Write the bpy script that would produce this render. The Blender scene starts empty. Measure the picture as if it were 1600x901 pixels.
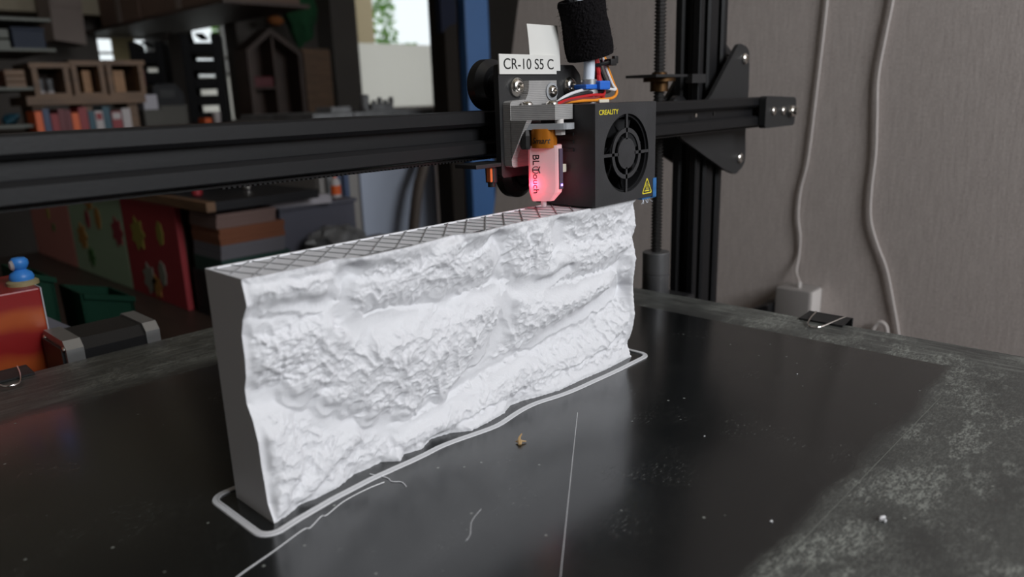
import bpy, bmesh, math, random
import numpy as np
from mathutils import Vector, Matrix

S = bpy.context.scene
COL = S.collection
PI = math.pi
random.seed(7)

# ------------------------------------------------------------------ camera
CAM = Vector((-0.1000, -0.2313, 0.1325))
FW = Vector((0.70126474, 0.667077, -0.25146778))
RT = Vector((0.68303318, -0.72972873, -0.03101058))
UP = Vector((0.20418971, 0.15001421, 0.96736875))
cd = bpy.data.cameras.new('camera')
co = bpy.data.objects.new('camera', cd)
COL.objects.link(co)
m = Matrix((RT, UP, -FW)).transposed().to_4x4()
m.translation = CAM
co.matrix_world = m
cd.sensor_width = 36.0
cd.lens = 1150.7 / 1600 * 36
cd.clip_start = 0.005
cd.clip_end = 100
cd.dof.use_dof = True
cd.dof.focus_distance = 0.335
cd.dof.aperture_fstop = 10.0
S.camera = co

# ------------------------------------------------------------------ world
w = bpy.data.worlds.new('overcast')
S.world = w
w.use_nodes = True
bg = w.node_tree.nodes['Background']
bg.inputs[0].default_value = (0.93, 0.97, 1.0, 1)
bg.inputs[1].default_value = 1.25

# daylight coming in through the wide front window (behind the camera, to the right)
ld = bpy.data.lights.new('window_daylight', 'AREA')
ld.shape = 'RECTANGLE'
ld.size, ld.size_y = 0.50, 0.84
ld.energy = 22
ld.color = (0.95, 0.975, 1.0)
lo = bpy.data.objects.new('window_daylight', ld)
COL.objects.link(lo)
lo.location = (0.20, -1.33, 0.82)
lo.rotation_euler = (PI / 2, 0, 0)          # emits towards +Y

# added fill light for the background beyond the partition, in an added front window
ld2 = bpy.data.lights.new('added_far_fill', 'AREA')
ld2.shape = 'RECTANGLE'; ld2.size, ld2.size_y = 1.3, 0.9
ld2.energy = 15; ld2.color = (0.95, 0.975, 1.0)
lo2 = bpy.data.objects.new('added_far_fill', ld2)
COL.objects.link(lo2)
lo2.location = (1.95, -1.33, 0.60); lo2.rotation_euler = (PI / 2, 0, 0)

S.view_settings.view_transform = 'Standard'
S.view_settings.look = 'None'
S.view_settings.exposure = 0.0
S.view_settings.gamma = 1.0
S.view_settings.use_curve_mapping = False
try:
    S.cycles.use_denoising = True
    S.cycles.max_bounces = 10
except Exception:
    pass

# ------------------------------------------------------------------ helpers
class MB:
    """collects shapes into one mesh"""
    def __init__(s):
        s.bm = bmesh.new()

    def poly(s, pts):
        return s.bm.faces.new([s.bm.verts.new(p) for p in pts])

    def box(s, x0, x1, y0, y1, z0, z1, bev=0.0, mat=None):
        b = bmesh.new()
        bmesh.ops.create_cube(b, size=1)
        bmesh.ops.scale(b, vec=(x1 - x0, y1 - y0, z1 - z0), verts=b.verts)
        bmesh.ops.translate(b, vec=((x0 + x1) / 2, (y0 + y1) / 2, (z0 + z1) / 2), verts=b.verts)
        if bev:
            bmesh.ops.bevel(b, geom=b.edges[:], offset=bev, segments=2, affect='EDGES', profile=0.6)
        if mat is not None:
            bmesh.ops.transform(b, matrix=mat, verts=b.verts)
        s.merge(b)
        return s

    def merge(s, b):
        me = bpy.data.meshes.new('tmp')
        b.to_mesh(me); b.free()
        s.bm.from_mesh(me)
        bpy.data.meshes.remove(me)

    def lathe(s, prof, origin, axis='z', seg=24, mat=None):
        """prof: list of (radius, height along the axis)"""
        A = {'z': Matrix.Identity(3), 'y': Matrix(((1, 0, 0), (0, 0, 1), (0, -1, 0))).transposed(),
             'x': Matrix(((0, 0, 1), (1, 0, 0), (0, 1, 0)))}[axis]
        # columns map local (x,y,z) -> world ; for 'y' local z -> +Y
        if axis == 'y':
            A = Matrix(((1, 0, 0), (0, 0, 1), (0, 1, 0)))
        if mat is not None:
            A = mat
        o = Vector(origin)
        rings = []
        for r, h in prof:
            if r <= 1e-9:
                rings.append([s.bm.verts.new(o + A @ Vector((0, 0, h)))])
            else:
                rings.append([s.bm.verts.new(o + A @ Vector((r * math.cos(2 * PI * k / seg), r * math.sin(2 * PI * k / seg), h))) for k in range(seg)])
        for a, b in zip(rings[:-1], rings[1:]):
            for k in range(seg):
                k2 = (k + 1) % seg
                if len(a) == 1 and len(b) == 1:
                    continue
                if len(a) == 1:
                    s.bm.faces.new((a[0], b[k], b[k2]))
                elif len(b) == 1:
                    s.bm.faces.new((a[k], a[k2], b[0]))
                else:
                    s.bm.faces.new((a[k], a[k2], b[k2], b[k]))
        return s

    def cyl(s, origin, r, h, axis='z', seg=24, bev=0.0):
        if bev:
            p = [(0, 0), (r - bev, 0), (r, bev), (r, h - bev), (r - bev, h), (0, h)]
        else:
            p = [(0, 0), (r, 0), (r, h), (0, h)]
        return s.lathe(p, origin, axis, seg)

    def tube(s, pts, r, seg=8, smooth=6, closed=False):
        """round tube along a Catmull-Rom path; r a number or a list per point"""
        P = [Vector(p) for p in pts]
        rs = r if isinstance(r, (list, tuple)) else [r] * len(P)
        Q, RR = [], []
        n = len(P)
        for i in range(n if closed else n - 1):
            p0 = P[(i - 1) % n] if (closed or i > 0) else P[0]
            p1, p2 = P[i], P[(i + 1) % n]
            p3 = P[(i + 2) % n] if (closed or i + 2 < n) else P[-1]
            for k in range(smooth):
                t = k / smooth
                Q.append(0.5 * ((2 * p1) + (-p0 + p2) * t + (2 * p0 - 5 * p1 + 4 * p2 - p3) * t * t + (-p0 + 3 * p1 - 3 * p2 + p3) * t ** 3))
                RR.append(rs[i] * (1 - t) + rs[(i + 1) % n] * t)
        if not closed:
            Q.append(P[-1]); RR.append(rs[-1])
        rings = []
        up = Vector((0, 0, 1))
        for i, q in enumerate(Q):
            a = Q[i - 1] if (i > 0 or closed) else q
            b = Q[(i + 1) % len(Q)] if (i + 1 < len(Q) or closed) else q
            d = (b - a).normalized()
            x = d.cross(up)
            if x.length < 1e-4:
                x = d.cross(Vector((1, 0, 0)))
            x.normalize()
            y = x.cross(d)
            up = y
            rings.append([s.bm.verts.new(q + RR[i] * (math.cos(2 * PI * k / seg) * x + math.sin(2 * PI * k / seg) * y)) for k in range(seg)])
        m = len(rings)
        for i in range(m if closed else m - 1):
            a, b = rings[i], rings[(i + 1) % m]
            for k in range(seg):
                s.bm.faces.new((a[k], a[(k + 1) % seg], b[(k + 1) % seg], b[k]))
        if not closed:
            s.bm.faces.new(rings[0][::-1]); s.bm.faces.new(rings[-1])
        return s

    def prism(s, outline, axis, a0, a1):
        """outline in the two other axes (in x,y,z order), extruded along axis"""
        def mk(p, a):
            if axis == 'y': return (p[0], a, p[1])
            if axis == 'x': return (a, p[0], p[1])
            return (p[0], p[1], a)
        A = [s.bm.verts.new(mk(p, a0)) for p in outline]
        B = [s.bm.verts.new(mk(p, a1)) for p in outline]
        n = len(A)
        s.bm.faces.new(A); s.bm.faces.new(B[::-1])
        for i in range(n):
            s.bm.faces.new((A[i], B[i], B[(i + 1) % n], A[(i + 1) % n]))
        return s

    def ring(s, cx, cz, r0, r1, y0, y1, seg=48):
        """flat ring in the XZ plane, thickness along Y"""
        return s.lathe([(r0, y0), (r1, y0), (r1, y1), (r0, y1), (r0, y0)], (cx, 0, cz), 'y', seg)

    def mesh(s, name, smooth=False):
        bmesh.ops.recalc_face_normals(s.bm, faces=s.bm.faces[:])
        me = bpy.data.meshes.new(name)
        s.bm.to_mesh(me); s.bm.free()
        if smooth:
            for p in me.polygons:
                p.use_smooth = True
            try:
                me.set_sharp_from_angle(angle=math.radians(38))
            except Exception:
                pass
        return me


def obj(name, mb, mat, parent=None, smooth=True, kind=None, label=None):
    me = mb if isinstance(mb, bpy.types.Mesh) else mb.mesh(name, smooth)
    if mat is not None and not me.materials:
        me.materials.append(mat)
    o = bpy.data.objects.new(name, me)
    COL.objects.link(o)
    if parent is not None:
        o.parent = parent
        # parents stand at their own place: keep world coordinates of the mesh
        root = parent
        off = Vector((0, 0, 0))
        while root is not None:
            off += root.location
            root = root.parent
        o.location = -off
    if kind: o['kind'] = kind
    if label: o['label'] = label
    return o


def thing(name, label, cat, loc=(0, 0, 0), group=None):
    o = bpy.data.objects.new(name, None)
    o.empty_display_size = 0.02
    COL.objects.link(o)
    o.location = loc
    o['label'] = label; o['category'] = cat
    if group: o['group'] = group
    return o


def tag(o, label, cat, group=None):
    o['label'] = label; o['category'] = cat
    if group: o['group'] = group
    return o


def struct(name, mb, mat, parent=None, smooth=False):
    o = obj(name, mb, mat, parent, smooth)
    o['kind'] = 'structure'
    return o


def text_mesh(body, x0, x1, z0, z1, frame, depth=0.00012, shear=0.0, bold=0.0, spacing=1.0):
    """text fitted in a rectangle (x0..x1, z0..z1) of the frame (origin, xdir, ydir)"""
    c = bpy.data.curves.new('lettering', 'FONT')
    c.body = body; c.size = 1; c.extrude = 0.02; c.shear = shear; c.offset = bold; c.space_character = spacing
    o = bpy.data.objects.new('tmp', c)
    COL.objects.link(o)
    dg = bpy.context.evaluated_depsgraph_get()
    me = bpy.data.meshes.new_from_object(o.evaluated_get(dg))
    bpy.data.objects.remove(o); bpy.data.curves.remove(c)
    v = np.array([tuple(q.co) for q in me.vertices])
    lo_, hi_ = v.min(0).tolist(), v.max(0).tolist()
    org, xd, yd = (Vector(a) for a in frame)
    nd = xd.cross(yd)
    for q in me.vertices:
        a = x0 + (q.co.x - lo_[0]) / (hi_[0] - lo_[0]) * (x1 - x0)
        b = z0 + (q.co.y - lo_[1]) / (hi_[1] - lo_[1]) * (z1 - z0)
        n = (q.co.z - lo_[2]) / (hi_[2] - lo_[2]) * depth
        q.co = org + a * xd + b * yd + n * nd
    me.materials.clear()
    return me


# ------------------------------------------------------------------ materials
def mat(name, col, rough=0.5, metal=0.0, spec=0.5, noise=0.0, scale=60.0, bump=0.0, bscale=400.0, stretch=(1, 1, 1), col2=None, coat=0.0):
    m = bpy.data.materials.new(name)
    m.use_nodes = True
    nt = m.node_tree
    p = nt.nodes['Principled BSDF']
    p.inputs['Base Color'].default_value = (*col, 1)
    p.inputs['Roughness'].default_value = rough
    p.inputs['Metallic'].default_value = metal
    p.inputs['Specular IOR Level'].default_value = spec
    if coat: p.inputs['Coat Weight'].default_value = coat
    tc = nt.nodes.new('ShaderNodeTexCoord')
    mp = nt.nodes.new('ShaderNodeMapping')
    mp.inputs['Scale'].default_value = stretch
    nt.links.new(tc.outputs['Object'], mp.inputs['Vector'])
    if noise or col2:
        n = nt.nodes.new('ShaderNodeTexNoise')
        n.inputs['Scale'].default_value = scale
        n.inputs['Detail'].default_value = 6
        nt.links.new(mp.outputs[0], n.inputs['Vector'])
        r = nt.nodes.new('ShaderNodeValToRGB')
        c2 = col2 or tuple(max(0, c * (1 - noise)) for c in col)
        r.color_ramp.elements[0].position = 0.35
        r.color_ramp.elements[1].position = 0.65
        r.color_ramp.elements[0].color = (*c2, 1)
        r.color_ramp.elements[1].color = (*col, 1)
        nt.links.new(n.outputs['Fac'], r.inputs[0])
        nt.links.new(r.outputs[0], p.inputs['Base Color'])
    if bump:
        n2 = nt.nodes.new('ShaderNodeTexNoise')
        n2.inputs['Scale'].default_value = bscale
        n2.inputs['Detail'].default_value = 4
        nt.links.new(mp.outputs[0], n2.inputs['Vector'])
        b = nt.nodes.new('ShaderNodeBump')
        b.inputs['Strength'].default_value = bump
        b.inputs['Distance'].default_value = 0.001
        nt.links.new(n2.outputs['Fac'], b.inputs['Height'])
        nt.links.new(b.outputs[0], p.inputs['Normal'])
    return m


def emit_mat(name, col, strength):
    m = bpy.data.materials.new(name)
    m.use_nodes = True
    p = m.node_tree.nodes['Principled BSDF']
    p.inputs['Base Color'].default_value = (*col, 1)
    p.inputs['Emission Color'].default_value = (*col, 1)
    p.inputs['Emission Strength'].default_value = strength
    return m


def layered(name, col, spacing, amount, axis='Z', rough=0.55, noise=0.0):
    """fused-filament plastic: fine layer lines as bump"""
    m = mat(name, col, rough, noise=noise, scale=150)
    nt = m.node_tree
    p = nt.nodes['Principled BSDF']
    tc = [n for n in nt.nodes if n.type == 'TEX_COORD'][0]
    wv = nt.nodes.new('ShaderNodeTexWave')
    wv.wave_type = 'BANDS'; wv.bands_direction = axis
    wv.inputs['Scale'].default_value = 2 * PI / spacing / 20
    wv.inputs['Distortion'].default_value = 0.6
    wv.inputs['Detail'].default_value = 1
    nt.links.new(tc.outputs['Object'], wv.inputs['Vector'])
    b = nt.nodes.new('ShaderNodeBump')
    b.inputs['Strength'].default_value = amount
    b.inputs['Distance'].default_value = 0.0002
    nt.links.new(wv.outputs['Fac'], b.inputs['Height'])
    nt.links.new(b.outputs[0], p.inputs['Normal'])
    return m


M = {}
M['anod'] = mat('black anodised aluminium', (0.0075, 0.0075, 0.0085), 0.45, 0.0, 0.30, bump=0.05, bscale=900)
M['black_plate'] = mat('black coated steel', (0.017, 0.017, 0.018), 0.5, bump=0.06, bscale=1200)
M['shroud'] = mat('black painted sheet metal', (0.034, 0.034, 0.037), 0.45, noise=0.2, scale=90, bump=0.12, bscale=1500)
M['black_plastic'] = mat('black plastic', (0.012, 0.012, 0.013), 0.4)
M['fan'] = mat('black fan plastic', (0.006, 0.006, 0.007), 0.7, spec=0.2)
M['rubber'] = mat('black wheel plastic', (0.012, 0.012, 0.013), 0.32)
M['steel'] = mat('polished steel', (0.75, 0.72, 0.68), 0.2, 1.0)
M['steel_dark'] = mat('dark blackened steel', (0.05, 0.048, 0.047), 0.4, 0.8)
M['alu'] = mat('cast aluminium', (0.42, 0.42, 0.42), 0.4, 0.8)
M['brass'] = mat('brass', (0.10, 0.055, 0.025), 0.45, 1.0)
M['coupler'] = mat('grey aluminium coupler', (0.16, 0.16, 0.165), 0.4, 0.7)
M['white_pla'] = layered('white printed plastic', (0.72, 0.72, 0.75), 0.0004, 0.25, 'Z', 0.5)
M['grey_pla'] = layered('grey printed plastic', (0.33, 0.32, 0.315), 0.0008, 0.5, 'Z', 0.45, 0.12)
M['infill'] = mat('infill plastic with painted shade', (0.30, 0.30, 0.31), 0.5)  # plastic is white like the shell; grey paints in shade on the walls
M['skirt'] = mat('printed skirt plastic', (0.60, 0.60, 0.62), 0.5, bump=0.2, bscale=1500)
M['strand'] = mat('printed plastic strand', (0.75, 0.75, 0.77), 0.4)
M['label'] = mat('white label tape', (0.72, 0.71, 0.68), 0.4, noise=0.05, scale=40)
M['ink'] = mat('black ink', (0.006, 0.006, 0.006), 0.5)
M['yellow'] = mat('yellow print', (0.75, 0.62, 0.03), 0.5)
M['blue_tape'] = mat('blue masking tape', (0.03, 0.16, 0.42), 0.6, noise=0.35, scale=200)
M['blue_clip'] = mat('blue plastic clip', (0.02, 0.14, 0.60), 0.4)
M['ptfe'] = mat('milky tube', (0.70, 0.76, 0.86), 0.35)
M['felt'] = mat('black fuzzy loop fabric', (0.008, 0.007, 0.008), 0.95, spec=0.1, bump=1.0, bscale=900)
M['w_red'] = mat('red wire', (0.5, 0.012, 0.015), 0.4)
M['w_white'] = mat('white wire', (0.72, 0.72, 0.74), 0.4)
M['w_black'] = mat('black wire', (0.012, 0.012, 0.013), 0.4)
M['w_orange'] = mat('orange wire', (0.80, 0.27, 0.02), 0.4)
M['w_brown'] = mat('maroon wire', (0.20, 0.03, 0.03), 0.4)
M['copper'] = mat('amber film wrapped barrel', (0.60, 0.20, 0.02), 0.25, 0.5)
M['flange'] = mat('grey plastic flange', (0.32, 0.33, 0.35), 0.45)
M['red_led'] = emit_mat('red light', (1.0, 0.05, 0.08), 6)
M['blue_led'] = emit_mat('violet light', (0.35, 0.2, 1.0), 5)
M['pcb'] = mat('dark circuit board', (0.10, 0.07, 0.11), 0.4)
M['cream'] = mat('cream plastic connector', (0.65, 0.60, 0.50), 0.5)
M['plug_orange'] = mat('orange connector', (0.75, 0.16, 0.04), 0.4)  # plain orange plastic, no emission

# milky translucent probe body
mb_ = bpy.data.materials.new('milky translucent plastic')
mb_.use_nodes = True
nt = mb_.node_tree
p = nt.nodes['Principled BSDF']
p.inputs['Base Color'].default_value = (0.80, 0.76, 0.77, 1)
p.inputs['Roughness'].default_value = 0.35
tr = nt.nodes.new('ShaderNodeBsdfTranslucent')
tr.inputs[0].default_value = (0.9, 0.85, 0.87, 1)
mx = nt.nodes.new('ShaderNodeMixShader')
mx.inputs[0].default_value = 0.45
nt.links.new(p.outputs[0], mx.inputs[1]); nt.links.new(tr.outputs[0], mx.inputs[2])
nt.links.new(mx.outputs[0], nt.nodes['Material Output'].inputs[0])
M['milky'] = mb_


def pane_mat(name, frosted=False, tint=(0.95, 0.97, 0.97)):
    m = bpy.data.materials.new(name)
    m.use_nodes = True
    nt = m.node_tree
    out = nt.nodes['Material Output']
    nt.nodes.remove(nt.nodes['Principled BSDF'])
    if frosted:
        a = nt.nodes.new('ShaderNodeBsdfTranslucent'); a.inputs[0].default_value = (*tint, 1)
        b = nt.nodes.new('ShaderNodeBsdfTransparent'); b.inputs[0].default_value = (0.9, 0.9, 0.88, 1)
        f = 0.08
    else:
        a = nt.nodes.new('ShaderNodeBsdfTransparent'); a.inputs[0].default_value = (*tint, 1)
        b = nt.nodes.new('ShaderNodeBsdfGlossy'); b.inputs[1].default_value = 0.02
        f = 0.05
    x = nt.nodes.new('ShaderNodeMixShader'); x.inputs[0].default_value = f
    nt.links.new(a.outputs[0], x.inputs[1]); nt.links.new(b.outputs[0], x.inputs[2])
    nt.links.new(x.outputs[0], out.inputs[0])
    return m
M['glass'] = pane_mat('clear window glass')
M['frost'] = pane_mat('frosted window film', True, (0.80, 0.77, 0.73))


def bed_material():
    m = bpy.data.materials.new('dusty black build surface')
    m.use_nodes = True
    nt = m.node_tree; N = nt.nodes; Lk = nt.links
    p = N['Principled BSDF']
    tc = N.new('ShaderNodeTexCoord')
    sep = N.new('ShaderNodeSeparateXYZ'); Lk.new(tc.outputs['Object'], sep.inputs[0])

    def math_(op, a, b=None, clamp=False):
        n = N.new('ShaderNodeMath'); n.operation = op; n.use_clamp = clamp
        for i, v in enumerate((a, b)):
            if v is None: continue
            if isinstance(v, (int, float)): n.inputs[i].default_value = v
            else: Lk.new(v, n.inputs[i])
        return n.outputs[0]

    def noise(scale, detail=5, rough=0.6, stretch=None, rot=0.0):
        n = N.new('ShaderNodeTexNoise')
        n.inputs['Scale'].default_value = scale
        n.inputs['Detail'].default_value = detail
        n.inputs['Roughness'].default_value = rough
        mp = N.new('ShaderNodeMapping')
        if stretch: mp.inputs['Scale'].default_value = stretch
        mp.inputs['Rotation'].default_value = (0, 0, rot)
        Lk.new(tc.outputs['Object'], mp.inputs[0]); Lk.new(mp.outputs[0], n.inputs['Vector'])
        return n.outputs['Fac']

    def step(v, lo_, hi_):
        n = N.new('ShaderNodeMapRange'); n.interpolation_type = 'SMOOTHSTEP'
        n.inputs['From Min'].default_value = lo_; n.inputs['From Max'].default_value = hi_
        Lk.new(v, n.inputs['Value'])
        return n.outputs[0]

    x, y = sep.outputs['X'], sep.outputs['Y']
    wob = math_('MULTIPLY', math_('SUBTRACT', noise(25, 3), 0.5), 0.012)
    xw = math_('ADD', x, wob); yw = math_('ADD', y, wob)
    # worn border around the cleaned print area (right, front, back)
    right = step(x, 0.2855, 0.2875)
    front = math_('SUBTRACT', 1.0, step(yw, -0.158, -0.150))
    back = step(yw, 0.135, 0.152)
    border = math_('MAXIMUM', math_('MAXIMUM', right, front), back)
    # wiped swaths, rubbed patches and flaky grain of the worn border
    sw = step(noise(11, 2, 0.5, (1, 1.8, 1), 0.6), 0.40, 0.56)
    patch = step(noise(30, 4, 0.65, (1, 1.9, 1), 0.5), 0.46, 0.56)
    grain = step(noise(560, 5, 0.75, (1, 2.2, 1), 0.3), 0.44, 0.66)
    flakes = step(noise(210, 6, 0.75, (1.0, 2.4, 1), -0.4), 0.47, 0.60)
    streak = step(noise(60, 6, 0.7, (6, 0.5, 1), 0.0), 0.42, 0.70)
    streak2 = step(noise(60, 6, 0.7, (0.5, 6, 1), 0.0), 0.42, 0.70)
    stroke = math_('MULTIPLY', math_('MAXIMUM', step(noise(260, 4, 0.6, (1, 9, 1), 0.75), 0.56, 0.66), step(noise(260, 4, 0.6, (9, 1, 1), 0.35), 0.57, 0.67)), step(noise(22, 3, 0.6), 0.40, 0.6))
    rim = step(x, 0.292, 0.300)
    sx = math_('MULTIPLY', rim, streak)
    sy = math_('MULTIPLY', back, streak2)
    wear = math_('MULTIPLY', math_('MULTIPLY', sw, math_('ADD', 0.25, math_('MULTIPLY', patch, 0.75))), math_('ADD', math_('MULTIPLY', grain, 0.55), math_('MULTIPLY', flakes, 0.45)))
    film = math_('ADD', 0.075, math_('MULTIPLY', sw, 0.06))
    dust = math_('MULTIPLY', border, math_('ADD', film, math_('ADD', math_('ADD', math_('MULTIPLY', wear, 1.25), math_('MULTIPLY', stroke, 0.28)), math_('MULTIPLY', math_('MAXIMUM', sx, sy), 0.42)), True))
    # thin scuffs and specks on the print area
    vs_ = N.new('ShaderNodeTexVoronoi'); vs_.inputs['Scale'].default_value = 150
    Lk.new(tc.outputs['Object'], vs_.inputs['Vector'])
    sps = N.new('ShaderNodeSeparateColor'); Lk.new(vs_.outputs['Color'], sps.inputs[0])
    speck = math_('MULTIPLY', math_('SUBTRACT', 1.0, step(vs_.outputs['Distance'], 0.05, 0.10)), step(sps.outputs[0], 0.70, 0.9))
    scuff = math_('MULTIPLY', step(noise(34, 3, 0.5), 0.50, 0.64), step(noise(380, 5, 0.8, (1, 3, 1), 0.2), 0.53, 0.70))
    inner = math_('ADD', math_('MULTIPLY', speck, 0.9), math_('ADD', math_('MULTIPLY', scuff, 0.35), math_('MULTIPLY', stroke, 0.05)), True)
    fac = math_('MAXIMUM', dust, inner)
    mixc = N.new('ShaderNodeMix'); mixc.data_type = 'RGBA'
    mixc.inputs['A'].default_value = (0.0065, 0.0075, 0.008, 1)
    mixc.inputs['B'].default_value = (0.25, 0.265, 0.24, 1)
    Lk.new(fac, mixc.inputs['Factor'])
    Lk.new(mixc.outputs['Result'], p.inputs['Base Color'])
    rg = math_('ADD', math_('ADD', 0.17, math_('MULTIPLY', noise(45, 5, 0.6), 0.08)), math_('MULTIPLY', math_('MAXIMUM', border, inner), 0.28), True)
    Lk.new(rg, p.inputs['Roughness'])
    p.inputs['IOR'].default_value = 1.85
    b = N.new('ShaderNodeBump'); b.inputs['Strength'].default_value = 0.15; b.inputs['Distance'].default_value = 0.0003
    Lk.new(fac, b.inputs['Height']); Lk.new(b.outputs[0], p.inputs['Normal'])
    return m
M['bed'] = bed_material()


def wall_material():
    m = bpy.data.materials.new('woven grey wall covering')
    m.use_nodes = True
    nt = m.node_tree; N = nt.nodes; Lk = nt.links
    p = N['Principled BSDF']
    tc = N.new('ShaderNodeTexCoord')
    mp = N.new('ShaderNodeMapping'); mp.inputs['Scale'].default_value = (1, 1, 0.10)
    Lk.new(tc.outputs['Object'], mp.inputs[0])
    n = N.new('ShaderNodeTexNoise'); n.inputs['Scale'].default_value = 340; n.inputs['Detail'].default_value = 6; n.inputs['Roughness'].default_value = 0.7
    Lk.new(mp.outputs[0], n.inputs['Vector'])
    mp2 = N.new('ShaderNodeMapping'); mp2.inputs['Scale'].default_value = (1, 1, 0.45)
    Lk.new(tc.outputs['Object'], mp2.inputs[0])
    n2 = N.new('ShaderNodeTexNoise'); n2.inputs['Scale'].default_value = 800; n2.inputs['Detail'].default_value = 3
    Lk.new(mp2.outputs[0], n2.inputs['Vector'])
    ad = N.new('ShaderNodeMath'); ad.operation = 'ADD'
    Lk.new(n.outputs['Fac'], ad.inputs[0]); Lk.new(n2.outputs['Fac'], ad.inputs[1])
    hf = N.new('ShaderNodeMath'); hf.operation = 'MULTIPLY'; hf.inputs[1].default_value = 0.5
    Lk.new(ad.outputs[0], hf.inputs[0])
    r = N.new('ShaderNodeValToRGB')
    r.color_ramp.elements[0].position = 0.38; r.color_ramp.elements[0].color = (0.43, 0.375, 0.355, 1)
    r.color_ramp.elements[1].position = 0.64; r.color_ramp.elements[1].color = (0.60, 0.535, 0.505, 1)
    Lk.new(hf.outputs[0], r.inputs[0]); Lk.new(r.outputs[0], p.inputs['Base Color'])
    p.inputs['Roughness'].default_value = 0.5
    b = N.new('ShaderNodeBump'); b.inputs['Strength'].default_value = 0.35; b.inputs['Distance'].default_value = 0.0012
    Lk.new(hf.outputs[0], b.inputs['Height']); Lk.new(b.outputs[0], p.inputs['Normal'])
    return m
M['wall_right'] = wall_material()

M['wall'] = mat('dim grey brown plaster', (0.09, 0.078, 0.07), 0.8, noise=0.1, scale=4)
M['ceil'] = mat('beige ceiling', (0.36, 0.31, 0.23), 0.8)
M['floor'] = mat('dark wood floor', (0.06, 0.045, 0.035), 0.5, noise=0.3, scale=8, stretch=(1, 6, 1))
M['bench'] = mat('dark stained wood', (0.050, 0.032, 0.024), 0.5, noise=0.3, scale=14, stretch=(8, 1, 1))
M['oak'] = mat('brown wood', (0.16, 0.085, 0.042), 0.55, noise=0.35, scale=16, stretch=(1, 1, 6))
M['oak_orange'] = mat('orange brown wood', (0.34, 0.17, 0.07), 0.55, noise=0.25, scale=16, stretch=(1, 1, 6))  # paler, more orange wood of the offcuts
M['dark_wood'] = mat('dark brown wood', (0.075, 0.045, 0.034), 0.55, noise=0.3, scale=14)
M['carton'] = mat('brown cardboard', (0.17, 0.105, 0.08), 0.8, noise=0.1, scale=8)
M['carton_pale'] = mat('pale cardboard', (0.26, 0.21, 0.19), 0.8, noise=0.1, scale=8)
M['shelf_metal'] = mat('grey green shelf board', (0.11, 0.115, 0.10), 0.6)
M['pink'] = mat('salmon pink board', (0.40, 0.155, 0.13), 0.7)
M['mint'] = mat('mint green board', (0.24, 0.33, 0.22), 0.7)
M['red'] = mat('deep red board', (0.25, 0.018, 0.024), 0.7)
M['cut_orange'] = mat('orange paper', (0.26, 0.12, 0.02), 0.8)
M['cut_red'] = mat('red paper', (0.20, 0.02, 0.03), 0.8)
M['cut_yellow'] = mat('yellow green paper', (0.22, 0.19, 0.03), 0.8)
M['cut_pale'] = mat('pale grey paper', (0.18, 0.185, 0.15), 0.8)
M['cut_dark'] = mat('dark green paper', (0.03, 0.10, 0.02), 0.8)
M['blue_post'] = mat('blue painted post', (0.07, 0.20, 0.50), 0.5, noise=0.08, scale=10)
M['blue_dark'] = mat('navy fabric', (0.010, 0.014, 0.035), 0.9)
M['cab_blue'] = mat('pale blue grey lacquer', (0.36, 0.40, 0.50), 0.4)
M['cab_grey'] = mat('warm grey lacquer', (0.21, 0.195, 0.185), 0.5)
M['clutter'] = mat('grey metal clutter', (0.15, 0.15, 0.155), 0.5, noise=0.5, scale=40)
M['tray_black'] = mat('black plastic tray', (0.004, 0.004, 0.005), 0.6, spec=0.15)
M['machine'] = mat('charcoal plastic', (0.012, 0.012, 0.014), 0.5, spec=0.25)
M['green_cloth'] = mat('dark green fabric', (0.012, 0.085, 0.03), 0.9, noise=0.4, scale=12)
M['green_tub'] = mat('dark green plastic', (0.002, 0.026, 0.014), 0.6, spec=0.15)
M['navy_crate'] = mat('navy plastic crate', (0.012, 0.018, 0.035), 0.5, spec=0.2)
M['box_grey'] = mat('dull grey card', (0.095, 0.09, 0.08), 0.8)
M['orange'] = mat('orange plastic', (0.62, 0.10, 0.015), 0.5)
M['bk_red'] = mat('red cover', (0.22, 0.010, 0.016), 0.5)
M['bk_dred'] = mat('maroon cover', (0.11, 0.008, 0.014), 0.5)
M['bk_blue'] = mat('blue cover', (0.03, 0.05, 0.11), 0.5)
M['bk_teal'] = mat('teal cover', (0.010, 0.06, 0.09), 0.5)
M['bk_white'] = mat('white cover', (0.40, 0.36, 0.36), 0.5)
M['paper'] = mat('white paper', (0.42, 0.40, 0.44), 0.7)
M['paper_pink'] = mat('pink paper', (0.13, 0.08, 0.07), 0.8)
M['paper_grey'] = mat('grey paper', (0.10, 0.095, 0.11), 0.8)
M['paper_orange'] = mat('orange paper stack', (0.14, 0.045, 0.018), 0.8)
M['paper_green'] = mat('dark green paper stack', (0.006, 0.032, 0.025), 0.8)
M['figure_blue'] = mat('bright blue plastic', (0.035, 0.21, 0.62), 0.4)
M['figure_base'] = mat('straw coloured plastic', (0.30, 0.25, 0.13), 0.5)
M['adapter'] = mat('white adapter plastic', (0.62, 0.58, 0.56), 0.4)
M['adapter_grey'] = mat('grey white adapter shell', (0.27, 0.25, 0.24), 0.4)
M['wall_cable'] = mat('white cable', (0.60, 0.55, 0.53), 0.4)
M['leaf'] = mat('fresh green leaves', (0.20, 0.42, 0.07), 0.6, noise=0.3, scale=8)
M['trunk'] = mat('bark', (0.12, 0.09, 0.06), 0.8)
M['ext'] = mat('beige render', (0.46, 0.36, 0.22), 0.9)
M['ground'] = mat('exterior paving', (0.3, 0.3, 0.29), 0.9)
M['frame_white'] = mat('window frame paint', (0.33, 0.29, 0.26), 0.5)
M['frame_dark'] = mat('dark frame', (0.03, 0.024, 0.02), 0.7, spec=0.1)
M['blind'] = mat('yellowed blind', (0.35, 0.29, 0.15), 0.8)
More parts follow.
